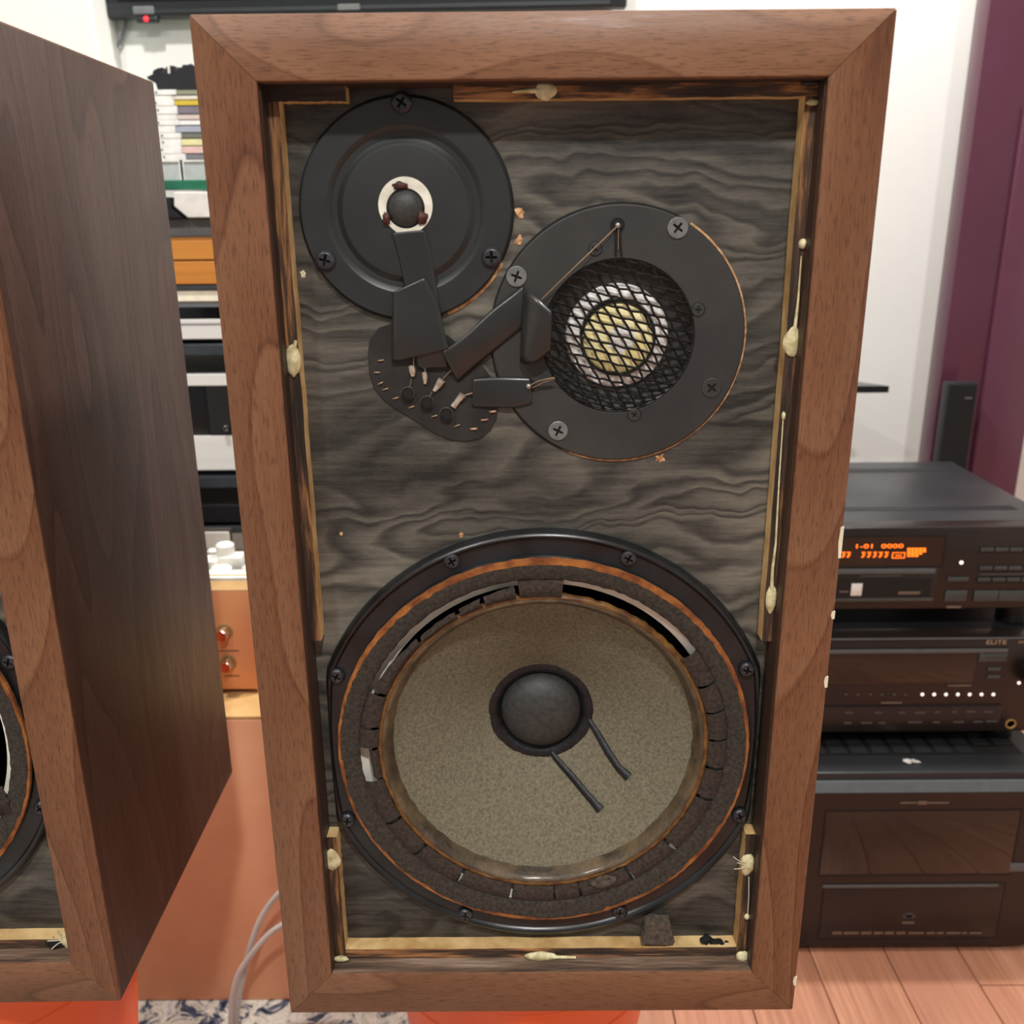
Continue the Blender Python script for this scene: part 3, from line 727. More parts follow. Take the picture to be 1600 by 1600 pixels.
struct(MB().box(-2.6, 2.4, -2.6, 1.42, -.06, -.006).build('floor', 'seam'))
fl = bpy.data.objects['floor']
plank_me = {}
for i in range(-5, 12):                      # planks of 10.5 cm run away from us; two staggered lengths each
    x0 = .3985 + .1058 * i
    if x0 < -.15: continue
    for k, (ya, yb) in enumerate(((-.75, .05 + .16 * (i % 3)), (.05 + .16 * (i % 3), 1.30))):
        if i == 2: ya, yb = ((-.75, .485), (.485, 1.30))[k]
        o = MB().box(x0 + .0008, x0 + .1050, ya + .0008, yb - .0008, -.007, 0).build('floor_plank', 'plank', fl, bevel=.0009, segs=1)
MB().box(-2.6, -.152, -2.6, 1.3, -.0065, -.0005).build('floor_field', 'plank', fl)
MB().box(-.152, 2.4, -2.6, -.751, -.0065, -.0005).build('floor_field', 'plank', fl)
MB().box(1.56, 2.4, -.751, 1.3, -.0065, -.0005).build('floor_field', 'plank', fl)
YW = 1.30
struct(MB().box(-2.6, 2.4, YW, YW + .1, 0, 2.6).build('wall_back', 'wall'))
xl = at(152, 80, 1, 1.20).x
struct(MB().box(-2.6, xl, 1.20, YW - .001, 0, 2.6).build('wall_left', 'wall', bevel=.004))
struct(MB().box(2.4, 2.5, -2.6, YW + .1, 0, 2.6).build('wall_right', 'wall'))
struct(MB().box(-2.7, -2.6, -2.6, YW + .1, 0, 2.6).build('wall_side', 'wall'))
struct(MB().box(-2.7, 2.5, -2.6, YW + .1, 2.6, 2.7).build('ceiling', 'ceil'))

def span(px0, py0, px1, py1, y):
    """x and z ranges of a photo rectangle on the plane y"""
    m = (py0 + py1) / 2; c = (px0 + px1) / 2
    xa, xb = at(px0, m, 1, y).x, at(px1, m, 1, y).x; za, zb = at(c, py1, 1, y).z, at(c, py0, 1, y).z
    return xa, xb, za, zb

# rug, stools
MB().box(-1.7, -.045, -.9, .56, .0001, .008).build('rug', 'rug', bevel=.002)
tag(bpy.data.objects['rug'], 'blue and cream mottled rug under the cardboard box', 'rug')
MAT['orange'] = plain('orange_gloss_plastic', '#f7642a', .35, col2='#ff6e30', scale=6, spec=.5)
MAT['orange_d'] = plain('orange_plastic_leg', '#c8441a', .4)
RR = .127
def round_stool(x, y, label):
    t = thing('orange_stool', label, 'stool', (x, y, 0), 'round orange stools')
    MB().lathe_z(0, 0, [(.06, ZS - .020), (RR - .0035, ZS - .020), (RR - .001, ZS - .012), (RR, ZS - .005), (RR - .005, ZS - .0005), (.085, ZS - .0005)], 72).build('seat', 'orange', t, smooth=40)
    MB().lathe_z(0, 0, [(.118, .0165), (.108, .05), (.098, .13), (.094, .20), (.096, .27), (.103, .335), (.111, .385), (.118, .420), (.1235, ZS - .0202)], 72).build('body', 'orange', t, smooth=60)
    MB().lathe_z(0, 0, [(.1118, .393), (.1142, .396), (.1147, .399), (.1135, .402)], 72, cap=False).build('rib', 'orange', t, smooth=60)
    MB().lathe_z(0, 0, [(.10, .0085), (.122, .0085), (.124, .013), (.118, .017)], 72).build('foot_ring', 'orange_d', t, smooth=40)
round_stool(-.012, .140, 'round orange plastic stool under the open loudspeaker in the middle')
round_stool(-.468, .140, 'round orange plastic stool under the loudspeaker cut off at left')

# ------------------------------------------------------------------ cardboard box and valve amplifier
MAT['card'] = plain('brown_cardboard', '#d69a74', .75, col2='#dca27c', scale=14, bump=.1, bs=300)
MAT['card_top'] = plain('tan_cardboard', '#b48a55', .8, col2='#c39a63', scale=30)
yb = .4587
zb = at(370, 1120, 1, yb).z
t = thing('cardboard_box', 'large brown cardboard box between the two loudspeakers carrying the valve amplifier', 'box', (-.44, yb + .12, .008))
hb = zb - .008
MB().box(-.34, .36, -.12, .12, 0, hb - .004).build('body', 'card', t, bevel=.003, smooth=40)
MB().box(-.3395, .0095, -.119, .119, hb - .0045, hb - .0002).build('flap', 'card_top', t, bevel=.001)
MB().box(.0105, .3595, -.119, .119, hb - .0045, hb - .0002).build('flap', 'card_top', t, bevel=.001)
MB().box(-.33, .35, -.024, .024, hb - .0002, hb + .0002).build('packing_tape', 'card', t)

MAT['copper_face'] = plain('copper_lacquered_panel', '#dc9262', .36, metal=.1, col2='#e09a6c', scale=5)
MAT['gold'] = plain('pale_gold_trim', '#a8834f', .5, metal=.2)
MAT['white_enamel'] = plain('white_enamel', '#d9d6cc', .35, col2='#e6e3da', scale=40)
MAT['chrome'] = plain('chrome', '#d6d4cf', .12, metal=1)
MAT['dark_trim'] = plain('dark_trim', '#3a332c', .5)
yp = .515
pre = thing('valve_amplifier', 'vintage valve amplifier with copper front and two chrome knobs on the box', 'amplifier', (-.47, yp, zb))
x1 = at(398, 1000, 1, yp).x + .47; z0 = .006; z1 = at(386, 922, 1, yp).z - zb; z2 = at(386, 907, 1, yp).z - zb
MB().box(-.16, x1, .0, .012, z0, z1).build('front_panel', 'copper_face', pre, bevel=.0015, smooth=40)
MB().add([(-.16, 0, z1), (x1, 0, z1), (x1, .02, z2), (-.16, .02, z2), (-.16, .03, z1), (x1, .03, z1)], [(0,1,2,3),(3,2,5,4),(0,4,5,1),(0,3,4),(1,5,2)]).build('bevelled_trim', 'gold', pre)
MB().box(-.158, x1 - .002, .0125, .15, z0, z2 - .012).build('chassis', 'dark_trim', pre, bevel=.002)
MB().box(-.158, x1 - .002, .0125, .040, z2 - .0121, z2 - .001).build('vent_strip', 'white_enamel', pre, bevel=.001)
for fx in (-.14, x1 - .02):
    for fy in (.02, .13): MB().lathe_z(fx, fy, [(.007, .0002), (.008, z0 + .001)], 20).build('foot', 'dark_trim', pre)
ztop = z2 - .001
b = MB()
for i in range(16):
    for j in range(3):
        px, py = -.150 + i * .0088, .0265 + j * .0060
        b.lathe_z(px, py, [(.0021, ztop), (.0021, ztop + .0003)], 10)
b.build('vent_hole', 'void', pre); bpy.data.objects['vent_hole']['kind'] = 'stuff'
for q in ((347, 992), (353, 1041)):
    p = at(q[0], q[1], 1, yp - .010)
    k = MB().lathe(p.x + .47, p.z - zb, [(.0075, .0), (.0078, -.002 - 0), (.0078, -.013), (.0066, -.0155), (.0001, -.0158)], 28).build('knob', 'chrome', pre, smooth=35)
    MB().lathe(p.x + .47, p.z - zb, [(.0105, .0001), (.0105, -.0008), (.008, -.0012)], 28).build('knob_collar', 'gold', k, smooth=35)
for q, wd in (((352, 1017), .034), ((362, 1056), .02)):
    p = at(q[0], q[1], 1, yp); MB().box(p.x + .47 - wd/2, p.x + .47 + wd/2, -.0003, 0, p.z - zb - .0006, p.z - zb + .0006).build('legend_line', 'dark_trim', pre)
# cans, valves and transformer on the deck
def cpx(px, py, y): p = at(px, py, 1, yp + y); return p.x + .47, p.z - zb
for px, py, y, r in ((351, 849, .075, .0115), (329, 871, .066, .0125), (332, 858, .095, .007), (345, 886, .050, .0135)):
    cx, top = cpx(px, py, y)
    MB().lathe_z(cx, y, [(r, z2 - .012), (r, top - .002), (r - .002, top), (.0015, top)], 28).build('capacitor_can', 'white_enamel', pre, smooth=35)
zdk = z2 - .012
def can_box(x0, x1_, y0, y1, h):
    o = MB().box(x0, x1_, y0, y1, zdk, ztop + h).build('transformer_cover', 'white_enamel', pre, bevel=.003, smooth=40)
cx, top = cpx(362, 868, .068); can_box(cx - .016, cx + .014, .060, .086, top - ztop)
cx, top = cpx(386, 884, .052); can_box(cx - .006, cx + .004, .045, .060, top - ztop)
can_box(-.150, -.100, .07, .12, .05); can_box(-.09, -.05, .07, .12, .04)

# white framed panel leaning behind the amplifier
t = thing('framed_panel', 'small white panel in a grey frame behind the valve amplifier', 'panel', (-.455, .76, zb - .0003))
x0, xx, za, zz = span(308, 826, 362, 866, .76)
MB().box(-.12, xx + .455, 0, .008, 0, zz - zb).build('frame', 'dark_trim', t, bevel=.003)
MB().box(-.118, xx + .453, -.001, .004, .004, zz - zb - .004).build('face', 'white_enamel', t, bevel=.002)
bx = thing('cardboard_box', 'pale carton standing behind the brown cardboard box', 'box', (-.45, .775, 0))
MAT['pale_card'] = plain('pale_pink_card', '#c9aa98', .8)
MB().box(-.30, .30, -.07, .07, .0085, zb - .001).build('body', 'pale_card', bx, bevel=.003)
MB().box(-.30, .30, -.07, .07, zb - .001, zb - .0004).build('lid', 'pale_card', bx)

# white cable loop
pts = [(470, 1385), (445, 1390), (425, 1408), (405, 1440), (391, 1480), (381, 1520), (373, 1560), (368, 1600), (366, 1640)]
pts2 = [(366, 1640), (361, 1600), (363, 1560), (372, 1523), (390, 1495), (410, 1470), (430, 1452), (470, 1430)]
path = [at(x, y, 1, .40) for x, y in pts] ; path2 = [at(x, y, 1, .385) for x, y in pts2[1:]]
def smooth_path(p, n=5):
    out = []
    for i in range(len(p) - 1):
        p0, p1, p2, p3 = p[max(i-1, 0)], p[i], p[i+1], p[min(i+2, len(p)-1)]
        for s in range(n):
            t_ = s / n; out.append(.5*((2*p1) + (p2-p0)*t_ + (2*p0-5*p1+4*p2-p3)*t_*t_ + (3*p1-p0-3*p2+p3)*t_**3))
    return out + [p[-1]]
bot = [Vector((path[-1].x, .393, .0125))]
full = path[:-1] + bot + path2
full = [Vector((p.x, p.y, max(.0125, p.z))) for p in full]
MAT['cable'] = plain('pale_grey_cable', '#b9b3ae', .4)
tag(MB().tube(smooth_path(full), .0037, 10).build('power_cable', 'cable', smooth=60), 'pale grey cable hanging in a loop in front of the brown box', 'cable')

# ------------------------------------------------------------------ wall television
MAT['tv'] = plain('black_tv_plastic', '#23272a', .35); MAT['tv_glass'] = plain('dark_tv_screen', '#0c0e10', .12); MAT['grey_pl'] = plain('grey_plastic', '#6b6f71', .4)
MAT['red_led'] = NT('red_standby_light').set(col='#ff2020', emit=4.0, emitc='#ff2030')
yt = 1.262
xa, xb = at(105, 28, 1, yt).x, at(980, 10, 1, yt).x; za, zb_ = at(105, 28, 1, yt).z, at(980, 10, 1, yt).z
tv = thing('television', 'black flat television high on the wall behind the open loudspeaker', 'television', ((xa + xb)/2, yt, za + .003))
tw = (xb - xa)/2
tv.rotation_euler[1] = -math.atan2(zb_ - za, xb - xa)
MB().box(-tw, tw, 0, .026, 0, .50).build('body', 'tv', tv, bevel=.005, smooth=40)
MB().box(-tw + .012, tw - .012, -.0006, .002, .024, .488).build('screen', 'tv_glass', tv)
MB().box(-tw + .09, tw - .03, -.0012, .0, .006, .012).build('bezel_strip', 'tv', tv)
p = at(225, 18, 1, yt); lx = p.x - (xa + xb)/2
MB().box(lx - .018, lx + .018, -.004, .004, .004, .017).build('sensor_window', 'grey_pl', tv, bevel=.002)
MB().box(lx - .016, lx + .022, -.002, .012, -.008, .002).build('sensor_pod', 'tv', tv, bevel=.003)
MB().ball((lx + .003, -.003, -.003), (.004, .003, .004), 12, 8).build('standby_light', 'red_led', tv, smooth=60)
p = at(545, 8, 1, yt); MB().box(p.x - (xa+xb)/2 - .019, p.x - (xa+xb)/2 + .019, -.0014, .0, .005, .014).build('name_plate', 'chrome', tv, bevel=.0005)
MB().box(-.15, .15, .026, YW - yt - .001, .15, .35).build('wall_bracket', 'black', tv)
pts = [at(x, y, 1, 1.290) for x, y in ((196, 22), (196, 40), (190, 58), (181, 76), (178, 92), (180, 115), (186, 170))]
bpy.context.view_layer.update(); inv = tv.matrix_world.inverted()
MB().tube([inv @ q for q in smooth_path(pts)], .0028, 8).build('power_cord', 'grey_pl', tv, smooth=60)['label'] = 'thin grey cord hanging down the wall'

# ------------------------------------------------------------------ rack between the speakers
YR = .85
MAT['glass_edge'] = plain('green_glass', '#1f5a44', .12, col2='#2f6d55', scale=12)
MAT['dark_glass'] = plain('smoked_glass_shelf', '#3a3f44', .15)
MAT['silver'] = plain('brushed_silver', '#dfdfdb', .40, metal=.15, col2='#e8e8e4', scale=60, stretch=(.05, 1, 1))
MAT['cream'] = plain('cream_metal', '#efe9d2', .45)
MAT['charcoal'] = plain('charcoal_face', '#1d1e20', .35)
MAT['pine'] = plain('honey_pine', '#b8752c', .45, col2='#c8863a', scale=30, stretch=(.2, 1, 3))
rack = thing('shelf_rack', 'glass shelved rack against the wall behind the two loudspeakers', 'rack', (-.46, YR, 0))
def zpx(py, y=YR): return at(300, py, 1, y).z
shelves = ((281, 297, 'glass_edge'), (446, 453, 'dark_glass'), (538, 556, 'dark_glass'), (745, 763, 'dark_glass'), (824, 834, 'dark_glass'))
for a, c, mt in shelves:
    MB().box(-.30, .30, 0, .34, zpx(c), zpx(a)).build('shelf', mt, rack, bevel=.0015)
for sx in (-.29, .29):
    for sy in (.012, .328): MB().lathe_z(sx, sy, [(.009, .0001), (.009, zpx(297))], 20).build('post', 'charcoal', rack, smooth=40)
def on(py, y=YR): return zpx(py, y)
rx = -.46
def deck(name, label, cat, py0, py1, depth, dy=.004, w=.215):
    z0, z1 = zpx(py1, YR + dy), zpx(py0, YR + dy); o = thing(name, label, cat, (rx, YR + dy, z0)); return o, z1 - z0, YR + dy
# silver player: cream lip, black window, silver fascia
t, h, yy = deck('disc_player', 'silver faced player with a black display on the third shelf of the rack', 'player', 455, 533, .3)
zz0 = t.location.z
MB().box(-.215, .215, .004, .30, .0, h - .002).build('chassis', 'charcoal', t, bevel=.001)
MB().box(-.215, .215, .0, .006, zpx(530, yy) - zz0, zpx(499, yy) - zz0).build('fascia', 'silver', t, bevel=.0008)
MB().box(-.214, .214, -.001, .001, zpx(507, yy) - zz0, zpx(505.5, yy) - zz0).build('groove', 'grey_pl', t)
MB().box(-.215, .215, .001, .006, zpx(498, yy) - zz0, zpx(480, yy) - zz0).build('display_window', 'tv_glass', t)
MB().box(-.215, .215, .0, .006, zpx(471, yy) - zz0, zpx(454, yy) - zz0).build('top_lip', 'cream', t, bevel=.0008)
MB().box(-.215, .215, .002, .005, zpx(480, yy) - zz0, zpx(471, yy) - zz0).build('bezel', 'grey_pl', t)
# cassette deck
t, h, yy = deck('cassette_deck', 'silver and black cassette deck on the lowest glass shelf of the rack', 'deck', 583, 744, .3)
zz0 = t.location.z
MB().box(-.215, .215, .006, .30, .004, h).build('chassis', 'charcoal', t, bevel=.001)
MB().box(-.215, .215, .0, .008, zpx(735, yy) - zz0, zpx(681, yy) - zz0).build('fascia', 'silver', t, bevel=.0008)
MB().box(-.215, .215, .0, .008, zpx(603, yy) - zz0, zpx(585, yy) - zz0).build('top_lip', 'silver', t, bevel=.0008)
xm = at(325, 640, 1, yy).x - rx
MB().box(-.215, xm - .001, .001, .008, zpx(680, yy) - zz0, zpx(604, yy) - zz0).build('cassette_window', 'tv_glass', t)
MB().box(xm, .215, .0, .008, zpx(681, yy) - zz0, zpx(603, yy) - zz0).build('control_panel', 'charcoal', t, bevel=.0005)
p = at(354, 668, 1, yy); MB().lathe(p.x - rx, p.z - zz0, [(.0045, .0), (.0045, -.008), (.0035, -.0095), (.0001, -.0095)], 20).build('knob', 'chrome', t, smooth=35)
for fx in (-.19, .19): MB().box(fx - .015, fx + .015, .02, .05, .0001, .0045).build('foot', 'black', t)
# black box on the lower rail
zc = zpx(826)
t = thing('black_component', 'black slim component on the bottom rack shelf below the cassette deck', 'component', (rx, YR + .004, zpx(824)))
hh = zpx(789, YR + .004) - zpx(824)
MB().box(-.2, .18, .0, .2, .006, hh).build('chassis', 'charcoal', t, bevel=.002)
for fx in (-.17, .15): MB().box(fx - .02, fx + .02, .01, .17, .0001, .0062).build('foot', 'black', t)
# pine chest of two drawers
z0, z1 = zpx(445.5, YR + .003), zpx(371, YR + .003)
t = thing('drawer_chest', 'honey coloured wooden chest with two drawers on the rack', 'chest', (rx, YR + .003, z0))
MB().box(-.2, .2, .004, .3, 0, z1 - z0).build('body', 'pine', t, bevel=.001)
zm = zpx(407, YR + .003) - z0
MB().box(-.198, .198, -.004, .004, .0015, zm - .0012).build('drawer_front', 'pine', t, bevel=.001)
MB().box(-.198, .198, -.004, .004, zm + .0012, z1 - z0 - .004).build('drawer_front', 'pine', t, bevel=.001)
zt_ = z1
# grey slab and white box on the chest
t = tag(MB().box(-.2, .16, .0, .26, 0, zpx(340, YR + .006) - zt_).build('turntable_plinth', 'grey_pl', None, bevel=.003, loc=(rx, YR + .006, zt_)), 'flat grey plinth lying on the wooden chest', 'plinth')
zp_ = zpx(340, YR + .006)
wb = thing('storage_box', 'white plastic storage box with a cut corner under the green glass shelf', 'box', (rx, YR - .014, zp_))
def wx(px, py): p = at(px, py, 1, YR - .014); return (p.x - rx, p.z - zp_)
poly = [wx(272, 304), wx(272, 322), wx(293, 334)]; poly = [(poly[0][0], wx(300, 300)[1]), (poly[1][0], poly[1][1]), (poly[2][0], 0), (.10, 0), (.10, wx(300, 300)[1])]
MAT['white_pl'] = plain('white_plastic', '#dcdad3', .4)
MB().prism(poly, 0, .2).build('body', 'white_pl', wb, bevel=.001)
dw = tag(MB().prism([wx(240, 308), wx(240, 334)[:1] + (0,), wx(287, 334)[:1] + (0,), wx(270, 326), wx(269, 308)], .0, .1).build('bookend', 'charcoal', None, loc=(rx - .002, YR - .014, zp_)), 'dark grey wedge standing left of the white storage box', 'bookend')

# disc cases in a pile on the glass shelf
YC = YR + .012
ztop_ = zpx(281)
MAT['clear'] = plain('clear_case_plastic', '#d4d6d2', .2, col2='#ecebe6', scale=60)
for i, (xa_, xb_, lab) in enumerate(((238, 283, 'left'), (285, 330, 'right'))):
    x0, xx, z0, z1 = span(xa_, 250, xb_, 280.5, YC)
    t = thing('clear_box', 'clear plastic box on the green glass shelf, %s of the pair' % lab, 'box', ((x0+xx)/2, YC, ztop_), 'clear boxes on the glass shelf')
    w_ = (xx - x0)/2 - .0008; h_ = zpx(250, YC) - ztop_
    MAT['frost'] = MAT.get('frost') or plain('frosted_insert', '#b3b9b7', .35)
    MB().box(-w_, w_, .002, .12, .0, h_ - .0025).build('body', 'frost', t)
    MB().box(-w_, w_, 0, .121, h_ - .0025, h_).build('lid', 'clear', t, bevel=.0004)
    for s in (-1, 1): MB().box(s*w_ - .0012*(s > 0)*1.6, s*w_ + .0012*(s < 0)*1.6, 0, .01, .0, h_ - .0026).build('edge', 'clear', t)
rows = [(139.5, 148, '#8d8f78', 'olive'), (148, 155.5, '#d8d4c6', 'cream'), (155.5, 165, '#c9b13c', 'yellow'), (165, 178, '#77727c', 'purple grey'), (178, 187, '#cdbfb6', 'pinkish'),
        (187, 195.5, '#e8e8e6', 'white'), (195.5, 207, '#9fa6b4', 'blue grey'), (207, 216, '#6f7168', 'dark grey'), (216, 227.5, '#d9d6a0', 'pale yellow'), (227.5, 240, '#d8b7ae', 'rose'), (240, 250, '#77797a', 'slate')]
zprev = zpx(250, YC); x0 = at(232, 195, 1, YC).x
for i, (a, c, colr, nm) in enumerate(reversed(rows)):
    zt2 = zpx(a, YC) - .0; hh = zt2 - zprev - .0003
    sh = random.uniform(-.004, .004)
    t = thing('disc_case', '%s spined disc case in the pile on the green glass shelf' % nm, 'disc case', (x0 + sh, YC + abs(sh)*.4, zprev + .0001), 'disc cases piled on the glass shelf')
    xs = .042 + random.uniform(-.004, .004); MAT['sp%d' % i] = plain('spine_card_%s' % nm.replace(' ', '_'), colr, .4)
    MB().box(0, xs, 0, .124, 0, hh).build('clear_end', 'clear', t, bevel=.0004)
    MB().box(xs + .0003, .142, .0006, .124, .0006, hh - .0006).build('spine_card', 'sp%d' % i, t)
    MB().lathe(xs * .34, hh * .5, [(.0016, 0), (.0016, -.0004), (.0001, -.0004)], 12).build('hinge_dot', 'grey_pl', t)
    zprev = zt2
# black jagged thing on top of the pile
bk = thing('cable_organiser', 'black plastic comb of notches lying on the disc case pile', 'organiser', (x0 - .012, YC + .01, zprev))
def bp(px, py): p = at(px, py, 1, YC + .01); return (p.x - x0 + .012, p.z - zprev)
poly = [bp(229, 120), bp(238, 116), bp(239, 110), bp(246, 106.5), bp(254, 105), bp(255, 111), bp(258, 112), bp(259, 104), bp(262, 103.5), bp(264, 112), bp(266, 112), bp(266, 102), bp(273, 103), bp(274, 109), bp(277, 109), bp(278, 105), bp(284, 105), bp(285, 101), bp(294, 101), bp(298, 99), bp(303, 103), bp(330, 105), (bp(330, 139)[0], .0006), (bp(246, 139)[0], .0006), bp(243, 130), bp(231, 124)]
MB().prism(poly, 0, .05).build('body', 'charcoal', bk, bevel=.0006)
p = bp(263, 105); MB().box(p[0] - .0012, p[0] + .0018, -.0006, .02, p[1] - .008, p[1] + .003).build('white_clip', 'white_pl', bk)

# ------------------------------------------------------------------ right hand stack of hi-fi
MAT['hifi'] = plain('dark_brown_black_fascia', '#1c1614', .30, col2='#211a18', scale=20, spec=.5)
MAT['hifi_top'] = plain('black_satin_lid', '#2c2d2f', .34, col2='#333437', scale=12, metal=.2)
MAT['hifi_glass'] = plain('black_display_glass', '#100d0c', .06, spec=.8)
MAT['hifi_btn'] = plain('grey_green_button', '#3a3f3d', .4, col2='#424745', scale=60)
MAT['hifi_groove'] = plain('black_groove', '#070606', .7)
MAT['hifi_bevel'] = plain('grey_bevel', '#55595a', .35)
MAT['print'] = plain('dull_gold_print', '#6f5c4c', .6)
MAT['print_b'] = plain('gold_lettering', '#b0967c', .5)
MAT['print_g'] = plain('grey_print', '#4a4846', .6)
MAT['orange_led'] = NT('orange_fluorescent_display').set(col='#ff7a20', emit=2.2, emitc='#ff6a14')
MAT['white_glow'] = NT('glowing_white_dot').set(col='#ffffff', emit=1.0, emitc='#ffeedd')
SX0, SX1 = .283, .713
class Unit:
    def __init__(s, name, label, cat, y, zbot, group=None):
        s.y = y; s.z = zbot; s.x = (SX0 + SX1)/2; s.o = thing(name, label, cat, (s.x, y, zbot), group)
    def p(s, px, py, dy=0): q = at(px, py, 1, s.y + dy); return q.x - s.x, q.z - s.z
    def rect(s, name, px0, py0, px1, py1, f, bk, mat, bevel=.0006, parent=None, xmin=None):
        """slab on the front from the photo rectangle; front face at y = -f, back at y = bk"""
        xa, xb, za, zb = span(px0, py0, px1, py1, s.y - f); xa -= s.x; xb -= s.x
        if xmin is not None: xa = xmin
        return MB().box(xa, xb, -f, bk, za - s.z, zb - s.z).build(name, mat, parent or s.o, bevel=bevel, smooth=40)
    def dot(s, px, py, r, mat, name='white_dot'):
        x, z = s.p(px, py); return MB().lathe(x, z, [(r, .001), (r, -.0006), (r*.6, -.0012), (.00005, -.0013)], 16).build(name, mat, s.o, smooth=50)
    def print(s, px0, px1, py, h, mat='print'):
        xa, z = s.p(px0, py); xb, _ = s.p(px1, py); hh = h * .00078 / 2
        return MB().box(xa, xb, -.0014, .0, z - hh, z + hh).build('print_mark', mat, s.o)
hw2 = (SX1 - SX0)/2
# power amplifier on the floor
A = Unit('power_amplifier', 'large black amplifier with a wide glass window, lowest of the hi-fi stack', 'amplifier', .545, 0.0)
zt1 = A.p(1450, 1238)[1]; zt2 = A.p(1450, 1221, .006)[1]; zt3 = A.p(1450, 1207, .010)[1]
MB().box(-hw2, hw2, 0, .03, .010, zt1).build('front_panel', 'hifi', A.o, bevel=.001)
MB().add([(-hw2, 0, zt1), (hw2, 0, zt1), (hw2, .006, zt2), (-hw2, .006, zt2), (-hw2, .03, zt1), (hw2, .03, zt1), (hw2, .03, zt2), (-hw2, .03, zt2)], [(0,1,2,3),(3,2,6,7),(0,4,5,1),(0,3,7,4),(1,5,6,2),(4,7,6,5)]).build('bevelled_edge', 'hifi_bevel', A.o)
MB().box(-hw2, hw2, .0105, .40, .012, zt3).build('chassis', 'hifi_top', A.o, bevel=.002)
for fx in (-.17, .17):
    for fy in (.03, .36): MB().lathe_z(fx, fy, [(.022, .0001), (.022, .013)], 24).build('foot', 'black', A.o)
q0, q1 = at(1450, 1180, 2, zt3).y - A.y, at(1450, 1146, 2, zt3).y - A.y
MB().box(-hw2 + .04, hw2 - .03, q0, .36, zt3 - .0002, zt3 + .0004).build('vent_tray', 'hifi_groove', A.o)
xs0 = at(1305, 1168, 2, zt3).x - A.x; xs1 = at(1338, 1168, 2, zt3).x - A.x; pit = xs1 - xs0
qa, qb = at(1450, 1177, 2, zt3).y - A.y, at(1450, 1150, 2, zt3).y - A.y
for i in range(-1, 9):
    x = xs0 - pit*.36 + pit*i
    for k in range(4):
        ya = qa + k*.055 + .002; yb_ = ya + .046
        if i >= 7 and k == 0: ya += .018
        MB().box(x, x + pit*.74, ya, yb_, zt3 + .0003, zt3 + .0016).build('vent_slat', 'hifi_top', A.o, bevel=.0004, segs=1)
def quad_frame(u, name, c, f, w, mat, parent=None):
    """thin dark groove frame round a photo rectangle"""
    x0, xx, z0, z1 = span(*c, u.y); x0 -= u.x; xx -= u.x; z0 -= u.z; z1 -= u.z
    b = MB().box(x0 - w, xx + w, -f, .001, z1, z1 + w).box(x0 - w, xx + w, -f, .001, z0 - w, z0).box(x0 - w, x0, -f, .001, z0, z1).box(xx, xx + w, -f, .001, z0, z1)
    return b.build(name, mat, parent or u.o)
wn = A.rect('glass_window', 1286, 1267, 1586, 1366, .0012, .001, 'hifi_glass', .0008); quad_frame(A, 'window_groove', (1286, 1267, 1586, 1366), .0002, .0022, 'hifi_groove', wn)
dr = A.rect('flap_door', 1284, 1381, 1562, 1465, .0010, .001, 'hifi', .0008); quad_frame(A, 'door_groove', (1284, 1381, 1562, 1465), .0002, .0018, 'hifi_groove', dr)
MB_ = A.rect('flap_lip', 1286, 1383, 1560, 1387, .0020, .0, 'hifi_bevel', .0006)
A.rect('trim_bar', 1578, 1349, 1640, 1362, .0015, .0, 'hifi_bevel')
for a, c in ((1300, 1315), (1318, 1341), (1345, 1361), (1365, 1379), (1382, 1396), (1400, 1414), (1419, 1443), (1447, 1460), (1463, 1474), (1478, 1500), (1503, 1510), (1514, 1533)): A.print(a, c, 1457, 5 if a < 1419 else 4)
A.print(1411, 1429, 1431, 6, 'print_g'); A.print(1415, 1425, 1429, 9, 'print_g'); A.print(1409, 1428, 1441, 4)
A.print(1407, 1432, 1254, 2); A.print(1450, 1482, 1254, 2); A.print(1434, 1448, 1254, 6)
# dust fleck
p = at(1422, 1191, 2, zt3 + ZS*0)
tag(MB().ball((p.x, p.y, zt3 + .0016), (.009, .005, .0018), 14, 6, lump=1.5, seed=3).build('lint', 'white_pl', smooth=60), 'little white scrap of lint on top of the lowest amplifier', 'lint')

# receiver
yB = .612; zB = zt3 + .0016
B = Unit('receiver', 'black receiver with a row of white dots, middle of the hi-fi stack', 'receiver', yB, zB)
zb0 = B.p(1450, 1143)[1]; zb1 = B.p(1450, 996)[1]
MB().box(-hw2, hw2, 0, .03, zb0, zb1).build('front_panel', 'hifi', B.o, bevel=.001, smooth=40)
MB().box(-hw2, hw2, .0305, .36, zb0 + .002, zb1 - .002).build('chassis', 'hifi_top', B.o, bevel=.002)
for fx in (-.18, .18):
    for fy in (.05, .33): MB().lathe_z(fx, fy, [(.02, .0001), (.02, zb0 + .003)], 24).build('foot', 'black', B.o)
MB().box(-hw2, hw2, -.0012, .004, zb1 - .0028, zb1 - .0006).build('top_edge_highlight', 'hifi_bevel', B.o, bevel=.0004)  # grey strip painted as the highlight along the top edge
B.rect('display_window', 1255, 1015, 1524, 1068, .0010, .001, 'hifi_glass', .0006, xmin=-hw2 + .02)
B.rect('groove', 1255, 1011, 1574, 1013.5, .0003, .001, 'hifi_groove', 0, xmin=-hw2 + .01)
B.rect('display_reflection', 1255, 1015, 1575, 1021, .0016, .0, 'hifi_bevel', .0004, xmin=-hw2 + .02)  # lighter strip painted as the reflection along the window top
B.rect('button_block', 1530, 1021, 1574, 1034, .0012, .0, 'hifi_btn', .0005)
for a, c in ((1544, 1026.5), (1544, 1046), (1543, 1058)): B.rect('button', a, c - 2.5, a + 20, c + 2.5, .0022, .0, 'hifi_btn', .0006)
